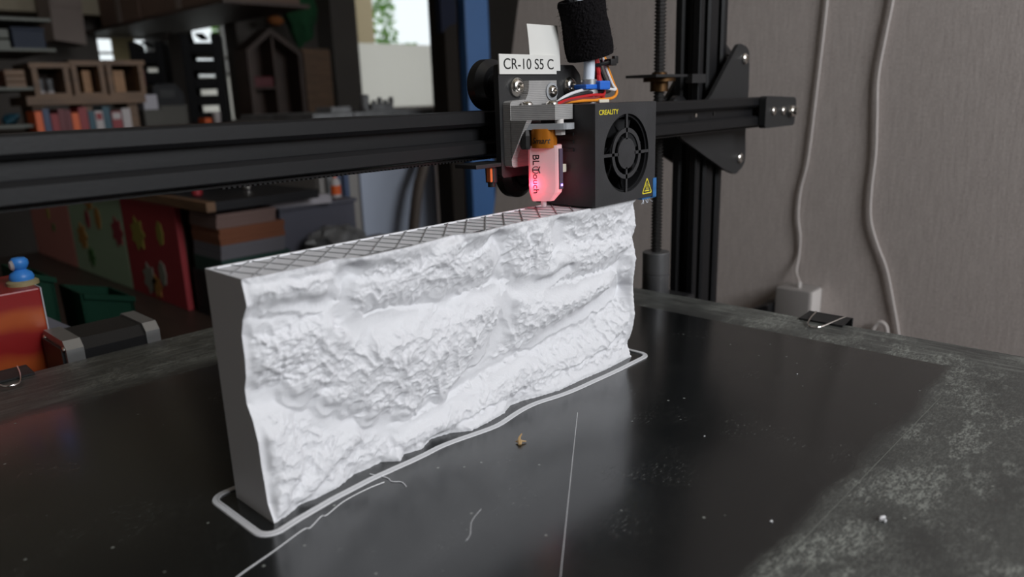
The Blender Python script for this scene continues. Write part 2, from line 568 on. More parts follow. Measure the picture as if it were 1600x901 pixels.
M['chip'] = mat('straw coloured shaving', (0.42, 0.27, 0.12), 0.6)

# red box with orange bands
mr = bpy.data.materials.new('red and orange printed card')
mr.use_nodes = True
nt = mr.node_tree
p = nt.nodes['Principled BSDF']; p.inputs['Roughness'].default_value = 0.35
tc = nt.nodes.new('ShaderNodeTexCoord')
wv = nt.nodes.new('ShaderNodeTexWave'); wv.bands_direction = 'Z'
wv.inputs['Scale'].default_value = 11; wv.inputs['Distortion'].default_value = 2.0; wv.inputs['Detail'].default_value = 1.5; wv.inputs['Detail Scale'].default_value = 3
nt.links.new(tc.outputs['Object'], wv.inputs['Vector'])
r = nt.nodes.new('ShaderNodeValToRGB')
r.color_ramp.elements[0].position = 0.3; r.color_ramp.elements[0].color = (0.26, 0.010, 0.010, 1)
r.color_ramp.elements[1].position = 0.95; r.color_ramp.elements[1].color = (0.40, 0.075, 0.015, 1)
nt.links.new(wv.outputs['Fac'], r.inputs[0]); nt.links.new(r.outputs[0], p.inputs['Base Color'])
M['red_card'] = mr

# ================================================================== STRUCTURE
ZF, ZC = -0.90, 1.75
XL, XR, YB, YF = -1.7, 4.2, 3.30, -1.35
struct('floor', MB().box(XL, XR, YF, YB, ZF - 0.05, ZF), M['floor'])
struct('ceiling', MB().box(XL, XR, YF, YB, ZC, ZC + 0.05), M['ceil'])
M['wall_light'] = mat('pale painted plaster', (0.55, 0.53, 0.50), 0.8)
struct('wall_left', MB().box(XL - 0.08, XL, YF, YB, ZF, ZC), M['wall_light'])
struct('wall_far', MB().box(XR, XR + 0.08, YF, YB, ZF, ZC), M['wall'])


def holed_wall(y0, y1, holes, material, name):
    xs = sorted({XL, XR} | {h[0] for h in holes} | {h[1] for h in holes})
    zs = sorted({ZF, ZC} | {h[2] for h in holes} | {h[3] for h in holes})
    b = MB()
    for x0, x1 in zip(xs[:-1], xs[1:]):
        for z0, z1 in zip(zs[:-1], zs[1:]):
            cx, cz = (x0 + x1) / 2, (z0 + z1) / 2
            if any(h[0] < cx < h[1] and h[2] < cz < h[3] for h in holes):
                continue
            b.box(x0, x1, y0, y1, z0, z1)
    return struct(name, b, material)


W1 = (1.105, 1.400, 0.245, 0.440)
W2 = (1.520, 1.712, -0.100, 0.528)
W3 = (2.362, 3.104, 0.080, 1.150)
holed_wall(YB, YB + 0.12, [W1, W2, W3], M['wall'], 'wall_back')
WF = (-0.07, 0.47, 0.37, 1.27)
WG = (1.28, 2.62, 0.13, 1.07)  # opening added for the background fill light
holed_wall(YF - 0.10, YF, [WF, WG], M['wall'], 'wall_front')


def window(n, h, y, t, bars_x=(), bars_z=(), frost=None, frost_x=None, fm='frame_white'):
    x0, x1, z0, z1 = h
    w_ = struct('window_%d' % n, MB().box(x0, x0 + t, y, y + 0.05, z0, z1).box(x1 - t, x1, y, y + 0.05, z0, z1)
                .box(x0 + t, x1 - t, y, y + 0.05, z0, z0 + t).box(x0 + t, x1 - t, y, y + 0.05, z1 - t, z1), M[fm])
    for bx in bars_x:
        obj('glazing_bar', MB().box(bx - t / 2, bx + t / 2, y, y + 0.04, z0 + t, z1 - t), M[fm], w_, False)
    for bz in bars_z:
        obj('glazing_bar', MB().box(x0 + t, x1 - t, y + 0.002, y + 0.038, bz - t / 2, bz + t / 2), M[fm], w_, False)
    obj('pane', MB().box(x0 + t, x1 - t, y + 0.018, y + 0.022, z0 + t, z1 - t), M['glass'], w_, False)
    if frost:
        fx = frost_x or (x0 + t, x1 - t)
        obj('frosted_film', MB().box(fx[0], fx[1], y + 0.024, y + 0.026, frost[0], frost[1]), M['frost'], w_, False)
    return w_


w1 = window(1, W1, YB + 0.03, 0.008, (), (0.315, 0.372), (0.255, 0.312))
obj('roller_blind', MB().box(1.165, 1.262, YB + 0.012, YB + 0.018, 0.30, 0.435), M['blind'], w1, False, label='yellowed blind across the middle of the window')
window(2, W2, YB + 0.03, 0.010, (), (0.36, 0.285), (-0.085, 0.275))
window(3, W3, YB + 0.03, 0.016, (), (), (0.096, 0.452))
window(4, WF, YF - 0.07, 0.02, (0.20,), ())
window(5, WG, YF - 0.07, 0.02, (1.95,), ())  # added, unseen window framing the background fill light

# woven partition on the right: its far edge leans
pw = MB().prism([(-1.33, ZF), (0.745, ZF), (0.557, -0.007), (0.5135, 0.20), (0.16, ZC), (-1.33, ZC)], 'x', 0.70, 0.735)
struct('wall_right', pw, M['wall_right'])
# beige bulkhead high at the far left and the grey columns
struct('trim_1', MB().box(-1.65, 1.10, 3.10, 3.27, 0.500, ZC), M['ceil'])
struct('column_1', MB().box(1.405, 1.495, 2.66, 2.76, ZF, ZC), M['wall'])
struct('column_2', MB().box(1.85, 1.985, 2.66, 2.78, ZF, ZC), M['wall'])
# outside
struct('ground', MB().box(-4, 12, YB + 0.2, 14, -1.3, -1.25), M['ground'])

# ================================================================== WORKBENCH + PRINTER
BZ = -0.155
wb = thing('workbench', 'dark brown wooden workbench carrying the printer and the coloured cabinet', 'workbench', (0.0, 0.5, ZF))
obj('bench_top', MB().box(-0.75, 0.68, -0.62, 1.57, BZ - 0.03, BZ, 0.004), M['bench'], wb)
for lx in (-0.70, 0.60):
    for ly in (-0.56, 1.48):
        obj('leg', MB().box(lx, lx + 0.05, ly, ly + 0.05, ZF, BZ - 0.03), M['bench'], wb, False)

# ---- heated bed
bed = tag(obj('print_bed', MB().box(-0.200, 0.3231, -0.325, 0.2064, -0.005, 0.0, 0.0006), M['bed']),
          'large dusty black print bed, worn pale along its edges', 'print bed')

def bulldog(name, label, loc, ang, jaw_r=True):
    """binder clip biting the bed edge: loc = point on the edge, ang = direction of the bed interior"""
    t = thing(name, label, 'clip', loc, 'clips on the bed edge')
    R = Matrix.Rotation(ang, 4, 'Z'); T = Matrix.Translation(loc) @ R
    b = MB()
    b.bm.free(); b.bm = bmesh.new()
    # triangular sprung body: outside the edge, mouth over the plate
    o_ = [(0.006, 0.0012), (-0.010, 0.0018), (-0.0112, 0.0012), (-0.0112, -0.0090), (-0.010, -0.0100), (0.006, -0.0064), (0.006, -0.0054), (-0.0095, -0.0085), (-0.0095, 0.0020), (0.006, 0.0002)]
    q = MB(); q.prism(o_, 'y', -0.0125, 0.0125)
    bmesh.ops.transform(q.bm, matrix=T, verts=q.bm.verts)
    obj('clip_body', q, M['black_plate'], t, False)
    h = MB()
    h.tube([(-0.0095, -0.0085, 0.0020), (0.004, -0.0065, 0.0018), (0.0150, -0.0036, 0.0010), (0.0172, 0, 0.0008), (0.0150, 0.0036, 0.0010), (0.004, 0.0065, 0.0018), (-0.0095, 0.0085, 0.0020)], 0.0005, 6)
    bmesh.ops.transform(h.bm, matrix=T, verts=h.bm.verts)
    obj('wire_handle', h, M['steel'], t, label='shiny bent wire handle')
    return t
bulldog('binder_clip', 'black binder clip on the right bed edge below the white adapter', (0.3231, -0.080, 0.0), PI)
bulldog('binder_clip', 'black binder clip on the back bed edge in front of the red box', (-0.022, 0.2064, 0.0), -PI / 2)

# ---- printer frame
fr = thing('printer_frame', 'black aluminium printer frame with a tall grooved upright post', 'printer frame', (0.41, 0.055, BZ))


def vslot(length, w_=0.02, h_=0.02):
    """outline of a V-slot extrusion, w along u, h along v (20 mm modules)"""
    def side(n):
        # along one side of n modules, from 0 to n*20 mm : (s, depth)
        pts = []
        for k in range(n):
            c = 0.010 + 0.020 * k
            pts += [(c - 0.0047, 0), (c - 0.0031, 0.0016), (c - 0.0031, 0.0019), (c - 0.0055, 0.0019), (c - 0.0030, 0.0052), (c + 0.0030, 0.0052), (c + 0.0055, 0.0019), (c + 0.0031, 0.0019), (c + 0.0031, 0.0016), (c + 0.0047, 0)]
        return pts
    nu, nv = round(w_ / 0.02), round(h_ / 0.02)
    c = 0.0006
    out = []
    for s, d in [(c, 0)] + side(nu) + [(w_ - c, 0)]: out.append((s, d))
    for s, d in [(c, 0)] + side(nv) + [(h_ - c, 0)]: out.append((w_ - d, s))
    for s, d in [(c, 0)] + side(nu) + [(w_ - c, 0)]: out.append((w_ - s, h_ - d))
    for s, d in [(c, 0)] + side(nv) + [(h_ - c, 0)]: out.append((d, h_ - s))
    return out

post = MB().prism([(0.391 + a, 0.045 + b) for a, b in vslot(1, 0.04, 0.02)], 'z', -0.06, 0.62)
obj('upright', post, M['anod'], fr, False)
post_l = MB().prism([(-0.265 + a, 0.045 + b) for a, b in vslot(1, 0.04, 0.02)], 'z', -0.06, 0.62)
obj('upright', post_l, M['anod'], fr, False)
obj('top_rail', MB().box(-0.265, 0.431, 0.045, 0.065, 0.62, 0.66), M['anod'], fr, False)
for bx in (-0.265, 0.391):
    obj('base_rail', MB().box(bx, bx + 0.04, -0.30, 0.32, -0.10, -0.06, 0.001), M['anod'], fr, False)
    for fy in (-0.28, 0.28):
        obj('foot', MB().cyl((bx + 0.02, fy, BZ), 0.016, 0.055, bev=0.003), M['black_plastic'], fr)
obj('base_rail', MB().box(-0.225, 0.391, 0.035, 0.075, -0.10, -0.06, 0.001), M['anod'], fr, False)
obj('bed_rail', MB().box(0.03, 0.09, -0.30, 0.205, -0.10, -0.045, 0.001), M['anod'], fr, False)
for sx in (-0.15, 0.27):
    for sy in (-0.27, 0.15):
        obj('bed_standoff', MB().cyl((sx, sy, -0.05), 0.008, 0.045), M['alu'], fr)
for sy in (-0.28, 0.14):
    obj('bed_crossbar', MB().box(-0.17, 0.29, sy, sy + 0.02, -0.06, -0.045), M['anod'], fr, False)
obj('motor_mount', MB().box(0.004, 0.07, 0.214, 0.266, BZ, -0.0345), M['black_plate'], fr, False)

# ---- lead screw with coupler
ls = thing('lead_screw', 'black threaded lead screw standing left of the upright post', 'lead screw', (0.355, 0.055, -0.06))
prof = [(0, 0.012)]
z = 0.012
while z < 0.60:
    prof += [(0.0040, z), (0.0040, z + 0.0008), (0.0031, z + 0.0012), (0.0031, z + 0.0020)]
    z += 0.0023
prof += [(0, z)]
obj('threaded_rod', MB().lathe(prof, (0.355, 0.055, 0), 'z', 12), M['steel_dark'], ls, False)
cp = obj('coupler', MB().lathe([(0, -0.012), (0.0095, -0.012), (0.0098, -0.0115), (0.0098, 0.0035), (0.0093, 0.0037), (0.0093, 0.0043), (0.0098, 0.0045), (0.0098, 0.0195), (0.0094, 0.02), (0, 0.02)], (0.355, 0.055, 0), 'z', 32), M['coupler'], ls, label='grey cylindrical shaft coupler')
obj('stepper', MB().box(0.334, 0.376, 0.034 + 0.042 * 0, 0.076, -0.058, -0.013, 0.002), M['black_plastic'], ls, False)

# ---- X gantry
ga = thing('gantry_beam', 'long black slotted gantry beam crossing the picture above the relief', 'gantry', (0.12, 0.026, 0.1066))
beam = MB().prism([(0.016 + a, 0.1066 + b) for a, b in vslot(1, 0.02, 0.02)], 'x', -0.225, 0.468)
obj('extrusion', beam, M['anod'], ga, False)


def rounded(pts, r, n=5):
    """polygon with rounded corners (r a number or list)"""
    out = []
    N_ = len(pts)
    rr = r if isinstance(r, (list, tuple)) else [r] * N_
    for i in range(N_):
        p = Vector(pts[i]); a = Vector(pts[i - 1]); b = Vector(pts[(i + 1) % N_])
        da, db = (a - p).normalized(), (b - p).normalized()
        ang = da.angle(db)
        t = min(rr[i] / math.tan(ang / 2), (a - p).length * 0.49, (b - p).length * 0.49)
        s0, s1 = p + da * t, p + db * t
        for k in range(n + 1):
            u = k / n
            out.append(tuple(s0 * (1 - u) ** 2 + p * 2 * u * (1 - u) + s1 * u ** 2))
    return out


def bolt(name, c, r, parent, axis='y-', h=None, socket=True, mat_=None):
    """button head screw: c = centre of the seat, head sticking out along axis"""
    h = h or r * 0.55
    p_ = [(0, 0), (r, 0), (r * 1.0, h * 0.25), (r * 0.93, h * 0.55), (r * 0.75, h * 0.85), (r * 0.55, h)]
    if socket:
        p_ += [(r * 0.46, h), (r * 0.42, h * 0.35), (0, h * 0.3)]
    else:
        p_ += [(0, h)]
    A = {'y-': Matrix(((1, 0, 0), (0, 0, -1), (0, 1, 0))), 'z': Matrix.Identity(3), 'x-': Matrix(((0, 0, -1), (0, 1, 0), (1, 0, 0)))}[axis]
    return obj(name, MB().lathe(p_, c, mat=A, seg=20), mat_ or M['steel'], parent)

gp = rounded([(0.3490, 0.1034), (0.4180, 0.0745), (0.4366, 0.0690), (0.4525, 0.0760), (0.4500, 0.1010), (0.4520, 0.1330), (0.4500, 0.1625), (0.4330, 0.1660), (0.3940, 0.1290)], [0.004, 0.006, 0.010, 0.010, 0.02, 0.02, 0.008, 0.008, 0.004])
obj('gantry_plate', MB().prism(gp, 'y', 0.0362, 0.0392), M['black_plate'], ga, False)
bolt('screw', (0.4425, 0.0362, 0.1548), 0.0042, ga)
bolt('screw', (0.4415, 0.0362, 0.0812), 0.0042, ga)
for wx, wz in ((0.4425, 0.1548), (0.4415, 0.0812), (0.3795, 0.1180)):
    obj('roller_wheel', MB().lathe([(0.004, 0), (0.0085, 0), (0.0119, 0.003), (0.0119, 0.007), (0.0085, 0.010), (0.004, 0.010)], (wx, 0.050, wz), 'y', 24), M['rubber'], ga)
obj('gantry_plate', MB().prism([(x, z_) for x, z_ in gp], 'y', 0.0720, 0.0750), M['black_plate'], ga, False)
obj('spacer', MB().cyl((0.4425, 0.039, 0.1548), 0.0028, 0.033, 'y', 12).cyl((0.4415, 0.039, 0.0812), 0.0028, 0.033, 'y', 12).cyl((0.3795, 0.039, 0.1180), 0.0028, 0.033, 'y', 12), M['alu'], ga)
# belt idler bracket on the beam's end
ib = rounded([(0.4275, 0.1045), (0.4795, 0.1045), (0.4815, 0.1255), (0.4275, 0.1275)], [0.003, 0.004, 0.006, 0.003])
ibo = obj('idler_bracket', MB().prism(ib, 'y', 0.0105, 0.0155), M['black_plate'], ga, False)
bolt('screw', (0.4400, 0.0105, 0.1163), 0.0032, ga)
bolt('screw', (0.4570, 0.0105, 0.1160), 0.0032, ga)
obj('idler_screw', MB().lathe([(0, 0), (0.0042, 0), (0.0046, 0.002), (0.0040, 0.0035), (0.0028, 0.004), (0.0028, 0.0065), (0, 0.0065)], (0.4690, 0.0105, 0.1155), mat=Matrix(((1, 0, 0), (0, 0, -1), (0, 1, 0))), seg=18), M['steel'], ga)
obj('idler_nut', MB().cyl((0.4755, 0.008, 0.1150), 0.0040, 0.003, 'y', 6), M['steel'], ga, False)
obj('slot_screw', MB().cyl((0.3400, 0.0172, 0.1172), 0.0013, 0.001, 'y', 12), M['steel'], ga)
obj('slot_screw', MB().cyl((0.3640, 0.0172, 0.1172), 0.0011, 0.001, 'y', 12), M['steel_dark'], ga)
# toothed belt under and inside the beam
bl = MB().box(-0.22, 0.465, 0.0225, 0.0285, 0.1046, 0.1054)
for k in range(330):
    xx = 0.02 + k * 0.002
    if xx < 0.20:
        bl.box(xx, xx + 0.001, 0.0225, 0.0285, 0.1040, 0.1046)
obj('drive_belt', bl, M['black_plastic'], ga, False)
# lead-screw nut and its bracket
nb = MB().box(0.332, 0.372, 0.043, 0.067, 0.1422, 0.1440)
nb.box(0.372, 0.3905, 0.0392, 0.0448, 0.1380, 0.1440)
obj('nut_bracket', nb, M['black_plate'], ga, False)
nt_ = MB().lathe([(0.0042, 0.1440), (0.0052, 0.1440), (0.0052, 0.1456), (0.0042, 0.1456)], (0.355, 0.055, 0), 'z', 20)
nt_.lathe([(0.0042, 0.1395), (0.011, 0.1395), (0.011, 0.1422), (0.0042, 0.1422)], (0.355, 0.055, 0), 'z', 24)
nt_.lathe([(0.0042, 0.1330), (0.0062, 0.1330), (0.0062, 0.1395), (0.0042, 0.1395)], (0.355, 0.055, 0), 'z', 20)
obj('brass_nut', nt_, M['brass'], ga, label='brown brass lead screw nut')

# ---- print head (carriage)
ph = thing('tool_carriage', 'black print head with square fan shroud, grey bracket and glowing red probe', 'print head', (0.176, 0.0, 0.085))
cpl = rounded([(0.1450, 0.0965), (0.2040, 0.0965), (0.2040, 0.1420), (0.1985, 0.1468), (0.1448, 0.1468)], [0.002, 0.004, 0.004, 0.004, 0.002])
obj('carriage_plate', MB().prism(cpl, 'y', 0.0058, 0.0088), M['black_plate'], ph, False)
wheel_p = [(0.0028, 0.0), (0.0050, 0.0), (0.0052, 0.0008), (0.0066, 0.0008), (0.0068, 0.0), (0.0088, 0.0), (0.0119, 0.0031), (0.0119, 0.0079), (0.0088, 0.011), (0.0028, 0.011), (0.0028, 0)]
for wx, wz in ((0.1587, 0.1383), (0.1935, 0.1383), (0.1755, 0.0949)):
    wo = obj('roller_wheel', MB().lathe(wheel_p, (wx, 0.0205, wz), 'y', 40), M['rubber'], ph)
    obj('bearing', MB().lathe([(0.0022, 0.0004), (0.0050, 0.0004), (0.0050, 0.004), (0.0022, 0.004)], (wx, 0.0198, wz), 'y', 24), M['steel_dark'], wo)
    obj('axle', MB().cyl((wx, 0.0088, wz), 0.0025, 0.024, 'y', 14), M['steel_dark'], wo)
bolt('screw', (0.1560, 0.0058, 0.1368), 0.0044, ph, h=0.0030)
bolt('screw', (0.1943, 0.0058, 0.1368), 0.0044, ph, h=0.0030)

# label tapes
lab = obj('label_tape', MB().box(0.1447, 0.1842, 0.0048, 0.0056, 0.1424, 0.1511, 0.0002), M['label'], ph, False, label='white label tape printed with black letters')
obj('lettering', text_mesh('CR-10 S5 C', 0.1474, 0.1818, 0.1446, 0.1493, ((0, 0.0048, 0), (1, 0, 0), (0, 0, 1))), M['ink'], lab, False)
bt = MB()
g = []
for k in range(7):
    zz = 0.1440 + k / 6 * 0.0208
    bend = 0.0016 * (k / 6) ** 2
    g.append([bt.bm.verts.new((x, 0.0062 + bend + 0.0004 * math.sin(x * 300), zz)) for x in (0.1660, 0.1715, 0.1770, 0.1825, 0.1880)])
for a, b in zip(g[:-1], g[1:]):
    for i in range(4):
        bt.bm.faces.new((a[i], a[i + 1], b[i + 1], b[i]))
r_ = bmesh.ops.extrude_face_region(bt.bm, geom=bt.bm.faces[:])
bmesh.ops.translate(bt.bm, vec=(0, 0.0004, 0), verts=[v for v in r_['geom'] if isinstance(v, bmesh.types.BMVert)])
lb2 = obj('label_tape', bt, M['label'], ph, label='blank label tape sticking up behind the printed one')
lb2.location.y -= 0.0005

# grey printed bracket for the probe
br = MB()
br.prism([(0.1470, 0.0020), (0.1545, -0.0186), (0.1668, -0.0186), (0.1668, 0.0020)], 'z', 0.1222, 0.1287)   # arm
br.prism(rounded([(0.1470, 0.1012), (0.1690, 0.1012), (0.1690, 0.1287), (0.1655, 0.1305), (0.1560, 0.1312), (0.1470, 0.1306)], [0.002, 0.002, 0.002, 0.001, 0.002, 0.002]), 'y', 0.0012, 0.0057)
br.prism([(0.0015, 0.1222), (-0.0085, 0.1222), (0.0015, 0.1045)], 'x', 0.1470, 0.1505)   # gusset
bro = obj('probe_bracket', br, M['grey_pla'], ph, False, label='grey 3D printed bracket with visible layer lines')
arc = [(0.1800, 0.1300), (0.1800, 0.1400), (0.1605, 0.1400)]
for k in range(7):
    a = k / 6 * PI / 2
    arc.append((0.1602 - 0.0035 + 0.0040 * math.cos(a) , 0.1385 - 0.0072 * math.sin(a) ))
arc = [(0.1570, 0.1290), (0.1800, 0.1290), (0.1800, 0.1395), (0.1604, 0.1395), (0.1602, 0.1365), (0.1594, 0.1335), (0.1580, 0.1315)]
obj('bracket_tab', MB().prism(arc, 'y', 0.0015, 0.0057), M['grey_pla'], bro, False)
bolt('screw', (0.1760, 0.0015, 0.1345), 0.0030, bro, h=0.0024)
obj('washer', MB().cyl((0.1760, 0.0009, 0.1345), 0.0041, 0.0008, 'y', 24), M['flange'], bro)
for sx, sy in ((0.1552, -0.0016), (0.1580, -0.0140)):
    bolt('screw', (sx, sy, 0.1287), 0.0027, bro, 'z', h=0.0017)

# probe
PX, PY = 0.1560, -0.0105
pb = obj('probe', MB().lathe([(0, 0.1100), (0.0060, 0.1100), (0.0060, 0.1184), (0, 0.1184)], (PX, PY, 0), 'z', 32), M['copper'], ph, label='amber wrapped probe barrel above a milky body')
fl = rounded([(-0.0052, -0.0135), (0.0052, -0.0135), (0.0052, 0.0135), (-0.0052, 0.0135)], 0.0045)
fa = math.radians(21.5)
fl = [(PX + 0.0005 + x * math.cos(fa) - y * math.sin(fa), PY + x * math.sin(fa) + y * math.cos(fa)) for x, y in fl]
obj('probe_flange', MB().prism(fl, 'z', 0.1180, 0.1206), M['flange'], pb, False)
for sx, sy in ((0.1552, -0.0016), (0.1592, -0.0170)):
    obj('standoff', MB().cyl((sx, sy, 0.1206), 0.0020, 0.0018, seg=12), M['adapter'], pb)
obj('hex_nut', MB().cyl((0.1590, -0.0172, 0.1155), 0.0026, 0.0025, seg=6), M['adapter'], pb, False, label='white hex nut')
obj('hex_nut', MB().lathe([(0, 0.1095), (0.0024, 0.1095), (0.0028, 0.1105), (0.0028, 0.1155), (0.0022, 0.1180), (0, 0.1180)], (0.1505, -0.0050, 0), 'z', 10), M['steel_dark'], pb, False, label='dark knurled nut')
# milky body: chamfered cross-section, tapered foot
sec = [(0.1500, -0.0073), (0.1560, -0.0169), (0.1568, -0.0176), (0.1600, -0.0176), (0.1652, -0.0128), (0.1640, -0.0065), (0.1605, -0.0040), (0.1520, -0.0045)]
bb = MB()
cxp, cyp = 0.1570, -0.0108
levels = [(0.1110, 1.0), (0.0925, 1.0), (0.0900, 0.97), (0.0860, 0.66)]
rings = []
for zz, sc in levels:
    rings.append([bb.bm.verts.new((cxp + (x - cxp) * sc - (1 - sc) * 0.003, cyp + (y - cyp) * sc + (1 - sc) * 0.003, zz)) for x, y in sec])
for a, b in zip(rings[:-1], rings[1:]):
    for i in range(len(sec)):
        bb.bm.faces.new((a[i], a[(i + 1) % len(sec)], b[(i + 1) % len(sec)], b[i]))
bb.bm.faces.new(rings[0]); bb.bm.faces.new(rings[-1])
body = obj('probe_body', bb, M['milky'], pb, False, label='milky translucent body glowing red from inside')
obj('probe_pin', MB().lathe([(0, 0.0832), (0.0009, 0.0832), (0.0013, 0.0840), (0.0013, 0.0880), (0, 0.0880)], (0.1552, -0.0104, 0), 'z', 16), M['milky'], pb, label='pale conical touch pin')
obj('red_light', MB().lathe([(0, -0.0007), (0.0008, 0), (0, 0.0007)], (0.1500, -0.0070, 0.0935), 'x', 10), M['red_led'], pb, label='glowing red indicator')
obj('circuit_board', MB().box(0.1576, 0.1599, -0.0182, -0.0176, 0.0915, 0.1095), M['pcb'], pb, False)
obj('violet_light', MB().box(0.1584, 0.1592, -0.0186, -0.0182, 0.0928, 0.0938), M['blue_led'], pb, False, label='tiny violet indicator')
obj('connector', MB().box(0.1625, 0.1660, -0.0152, -0.0134, 0.0985, 0.1020), M['cream'], pb, False)
# lettering on the probe (reads downwards)
yd_ = (Vector((0.1560, -0.0169, 0)) - Vector((0.1500, -0.0073, 0))).normalized()
nd_ = Vector((0, 0, -1)).cross(yd_)
P0_ = Vector((0.1500, -0.0073, 0))
fr_ = (P0_, (0, 0, -1), yd_)
obj('lettering', text_mesh('BL', -0.1070, -0.1025, 0.0012, 0.0042, fr_, bold=0.012), M['ink'], pb, False)
obj('lettering', text_mesh('ouch', -0.0984, -0.0898, 0.0012, 0.0038, fr_, bold=0.006), M['ink'], pb, False)
def fp(b_, z_): return P0_ + yd_ * b_ + nd_ * 0.0001 + Vector((0, 0, z_))
tl = MB()
tl.tube([fp(0.0026 + 0.0016 * math.cos(a), 0.1003 + 0.0015 * math.sin(a)) for a in np.linspace(0.9, 2 * PI - 0.9, 12)], 0.00018, 5, 2)
tl.tube([fp(0.0012, 0.1003), fp(0.0040, 0.1003)], 0.00026, 5, 1)
tl.tube([fp(0.0044, 0.1018), fp(0.0038, 0.1003), fp(0.0044, 0.0988)], 0.00026, 5, 3)
obj('emblem', tl, M['ink'], pb, False)
sm = text_mesh('Smart', 0.0, 0.0090, 0.1120, 0.1146, ((0, 0, 0), (1, 0, 0), (0, 0, 1)), shear=0.35, bold=0.012)
for v in sm.vertices:                                  # wrapped round the barrel
    th = math.radians(165) + v.co.x / 0.0060
    r_ = 0.00605 - v.co.y * 0.5
    v.co = Vector((PX + r_ * math.cos(th), PY + r_ * math.sin(th), v.co.z))
obj('lettering', sm, M['ink'], pb, False)
# red light inside the milky body
rl = bpy.data.lights.new('probe_red_light', 'POINT')
rl.energy = 0.0042; rl.color = (1.0, 0.03, 0.08); rl.shadow_soft_size = 0.0012
rlo = bpy.data.objects.new('probe_red_light', rl)
COL.objects.link(rlo); rlo.location = (0.1522, -0.0082, 0.0940)

# fan shroud
SX0, SX1, SY0, SY1, SZ0, SZ1 = 0.1675, 0.2165, -0.0306, 0.0050, 0.0827, 0.1284
sh = MB()
t_ = 0.0010
sh.box(SX0, SX0 + t_, SY0 + t_, SY1, SZ0, SZ1)          # left side
sh.box(SX1 - t_, SX1, SY0 + t_, SY1, SZ0, SZ1)
sh.box(SX0 + t_, SX1 - t_, SY0 + t_, SY1, SZ1 - t_, SZ1)
sh.box(SX0 + t_, SX1 - t_, SY1 - 0.001, SY1, SZ0, SZ1 - t_)
# front panel with a round opening
CX, CZ, RO = 0.1922, 0.1052, 0.0182
n = 64
def sq(a):
    dx, dz = math.cos(a), math.sin(a)
    k = []
    if dx > 1e-9: k.append((SX1 - CX) / dx)
    if dx < -1e-9: k.append((SX0 - CX) / dx)
    if dz > 1e-9: k.append((SZ1 - CZ) / dz)
    if dz < -1e-9: k.append((SZ0 - CZ) / dz)
    return min(k)
angs = sorted([2 * PI * k / n for k in range(n)] + [math.atan2(zc - CZ, xc - CX) % (2 * PI) for xc in (SX0, SX1) for zc in (SZ0, SZ1)])
for yy in (SY0, SY0 + t_):
    inn = [sh.bm.verts.new((CX + RO * math.cos(a), yy, CZ + RO * math.sin(a))) for a in angs]
    out = [sh.bm.verts.new((CX + sq(a) * math.cos(a), yy, CZ + sq(a) * math.sin(a))) for a in angs]
    for i in range(len(angs)):
        j = (i + 1) % len(angs)
        sh.bm.faces.new((inn[i], inn[j], out[j], out[i]))
    if yy == SY0: in0, ou0 = inn, out
for i in range(len(angs)):
    j = (i + 1) % len(angs)
    sh.bm.faces.new((in0[i], in0[j], inn[j], inn[i])); sh.bm.faces.new((ou0[i], ou0[j], out[j], out[i]))
sho = obj('fan_shroud', sh, M['shroud'], ph, False)
gr = MB()
gr.ring(CX, CZ, 0.0098, 0.0118, SY0 + 0.0001, SY0 + t_)
gr.lathe([(0, SY0 + 0.0001), (0.0072, SY0 + 0.0001), (0.0072, SY0 + t_), (0, SY0 + t_)], (CX, 0, CZ), 'y', 40)
sw = 0.0007
for a in (0, 1, 2, 3):
    T = Matrix.Translation((CX, 0, CZ)) @ Matrix.Rotation(a * PI / 2, 4, 'Y')
    gr.box(0.0065, RO + 0.0003, SY0 + 0.0001, SY0 + t_, -sw, sw, mat=T)
obj('grille', gr, M['shroud'], sho, False)
fn = MB()
fn.cyl((CX, SY0 + 0.0035, CZ), 0.0080, 0.006, 'y', 30, 0.0006)
for k in range(7):
    a0 = 2 * PI * k / 7
    P = []
    for (r, da, yy) in ((0.0076, 0.0, SY0 + 0.0035), (0.0166, 0.25, SY0 + 0.0030), (0.0166, 0.85, SY0 + 0.0090), (0.0076, 0.60, SY0 + 0.0090)):
        P.append(Vector((CX + r * math.cos(a0 + da), yy, CZ + r * math.sin(a0 + da))))
    q = [fn.bm.verts.new(p) for p in P] + [fn.bm.verts.new(p + Vector((0, 0.0006, 0))) for p in P]
    for f in ((0, 1, 2, 3), (7, 6, 5, 4), (0, 4, 5, 1), (1, 5, 6, 2), (2, 6, 7, 3), (3, 7, 4, 0)):
        fn.bm.faces.new([q[i] for i in f])
obj('fan_rotor', fn, M['fan'], sho, False)
obj('fan_housing', MB().ring(CX, CZ, 0.0170, 0.0196, SY0 + 0.0012, SY0 + 0.0110), M['fan'], sho)
vents = MB()
for k in range(4):
    zz = 0.1180 - k * 0.0035
    vents.box(SX0 - 0.0006, SX0 + 0.0004, -0.0186, -0.0110, zz, zz + 0.0016, 0.0003)
obj('vent_louvres', vents, M['ink'], sho, False)
obj('side_flange', MB().box(SX1, SX1 + 0.0012, -0.0220, 0.004, SZ0 + 0.0012, 0.1230).box(SX1, SX1 + 0.0052, -0.0222, -0.0210, SZ0 + 0.0012, 0.1230), M['shroud'], sho, False)
ff = ((0, SY0, 0), (1, 0, 0), (0, 0, 1))
obj('lettering', text_mesh('CREALITY', 0.1703, 0.1850, 0.1235, 0.1257, ff, bold=0.012, spacing=0.95), M['yellow'], sho, False)
tri = MB()
tc_ = (0.2095, 0.0880)
P3 = [(-0.0045, -0.0036), (0.0045, -0.0036), (0.0, 0.0046)]
P3 = rounded(P3, 0.0008, 4)
Q3 = [(x * 0.80, (z - 0.0) * 0.80 - 0.0002) for x, z in P3]
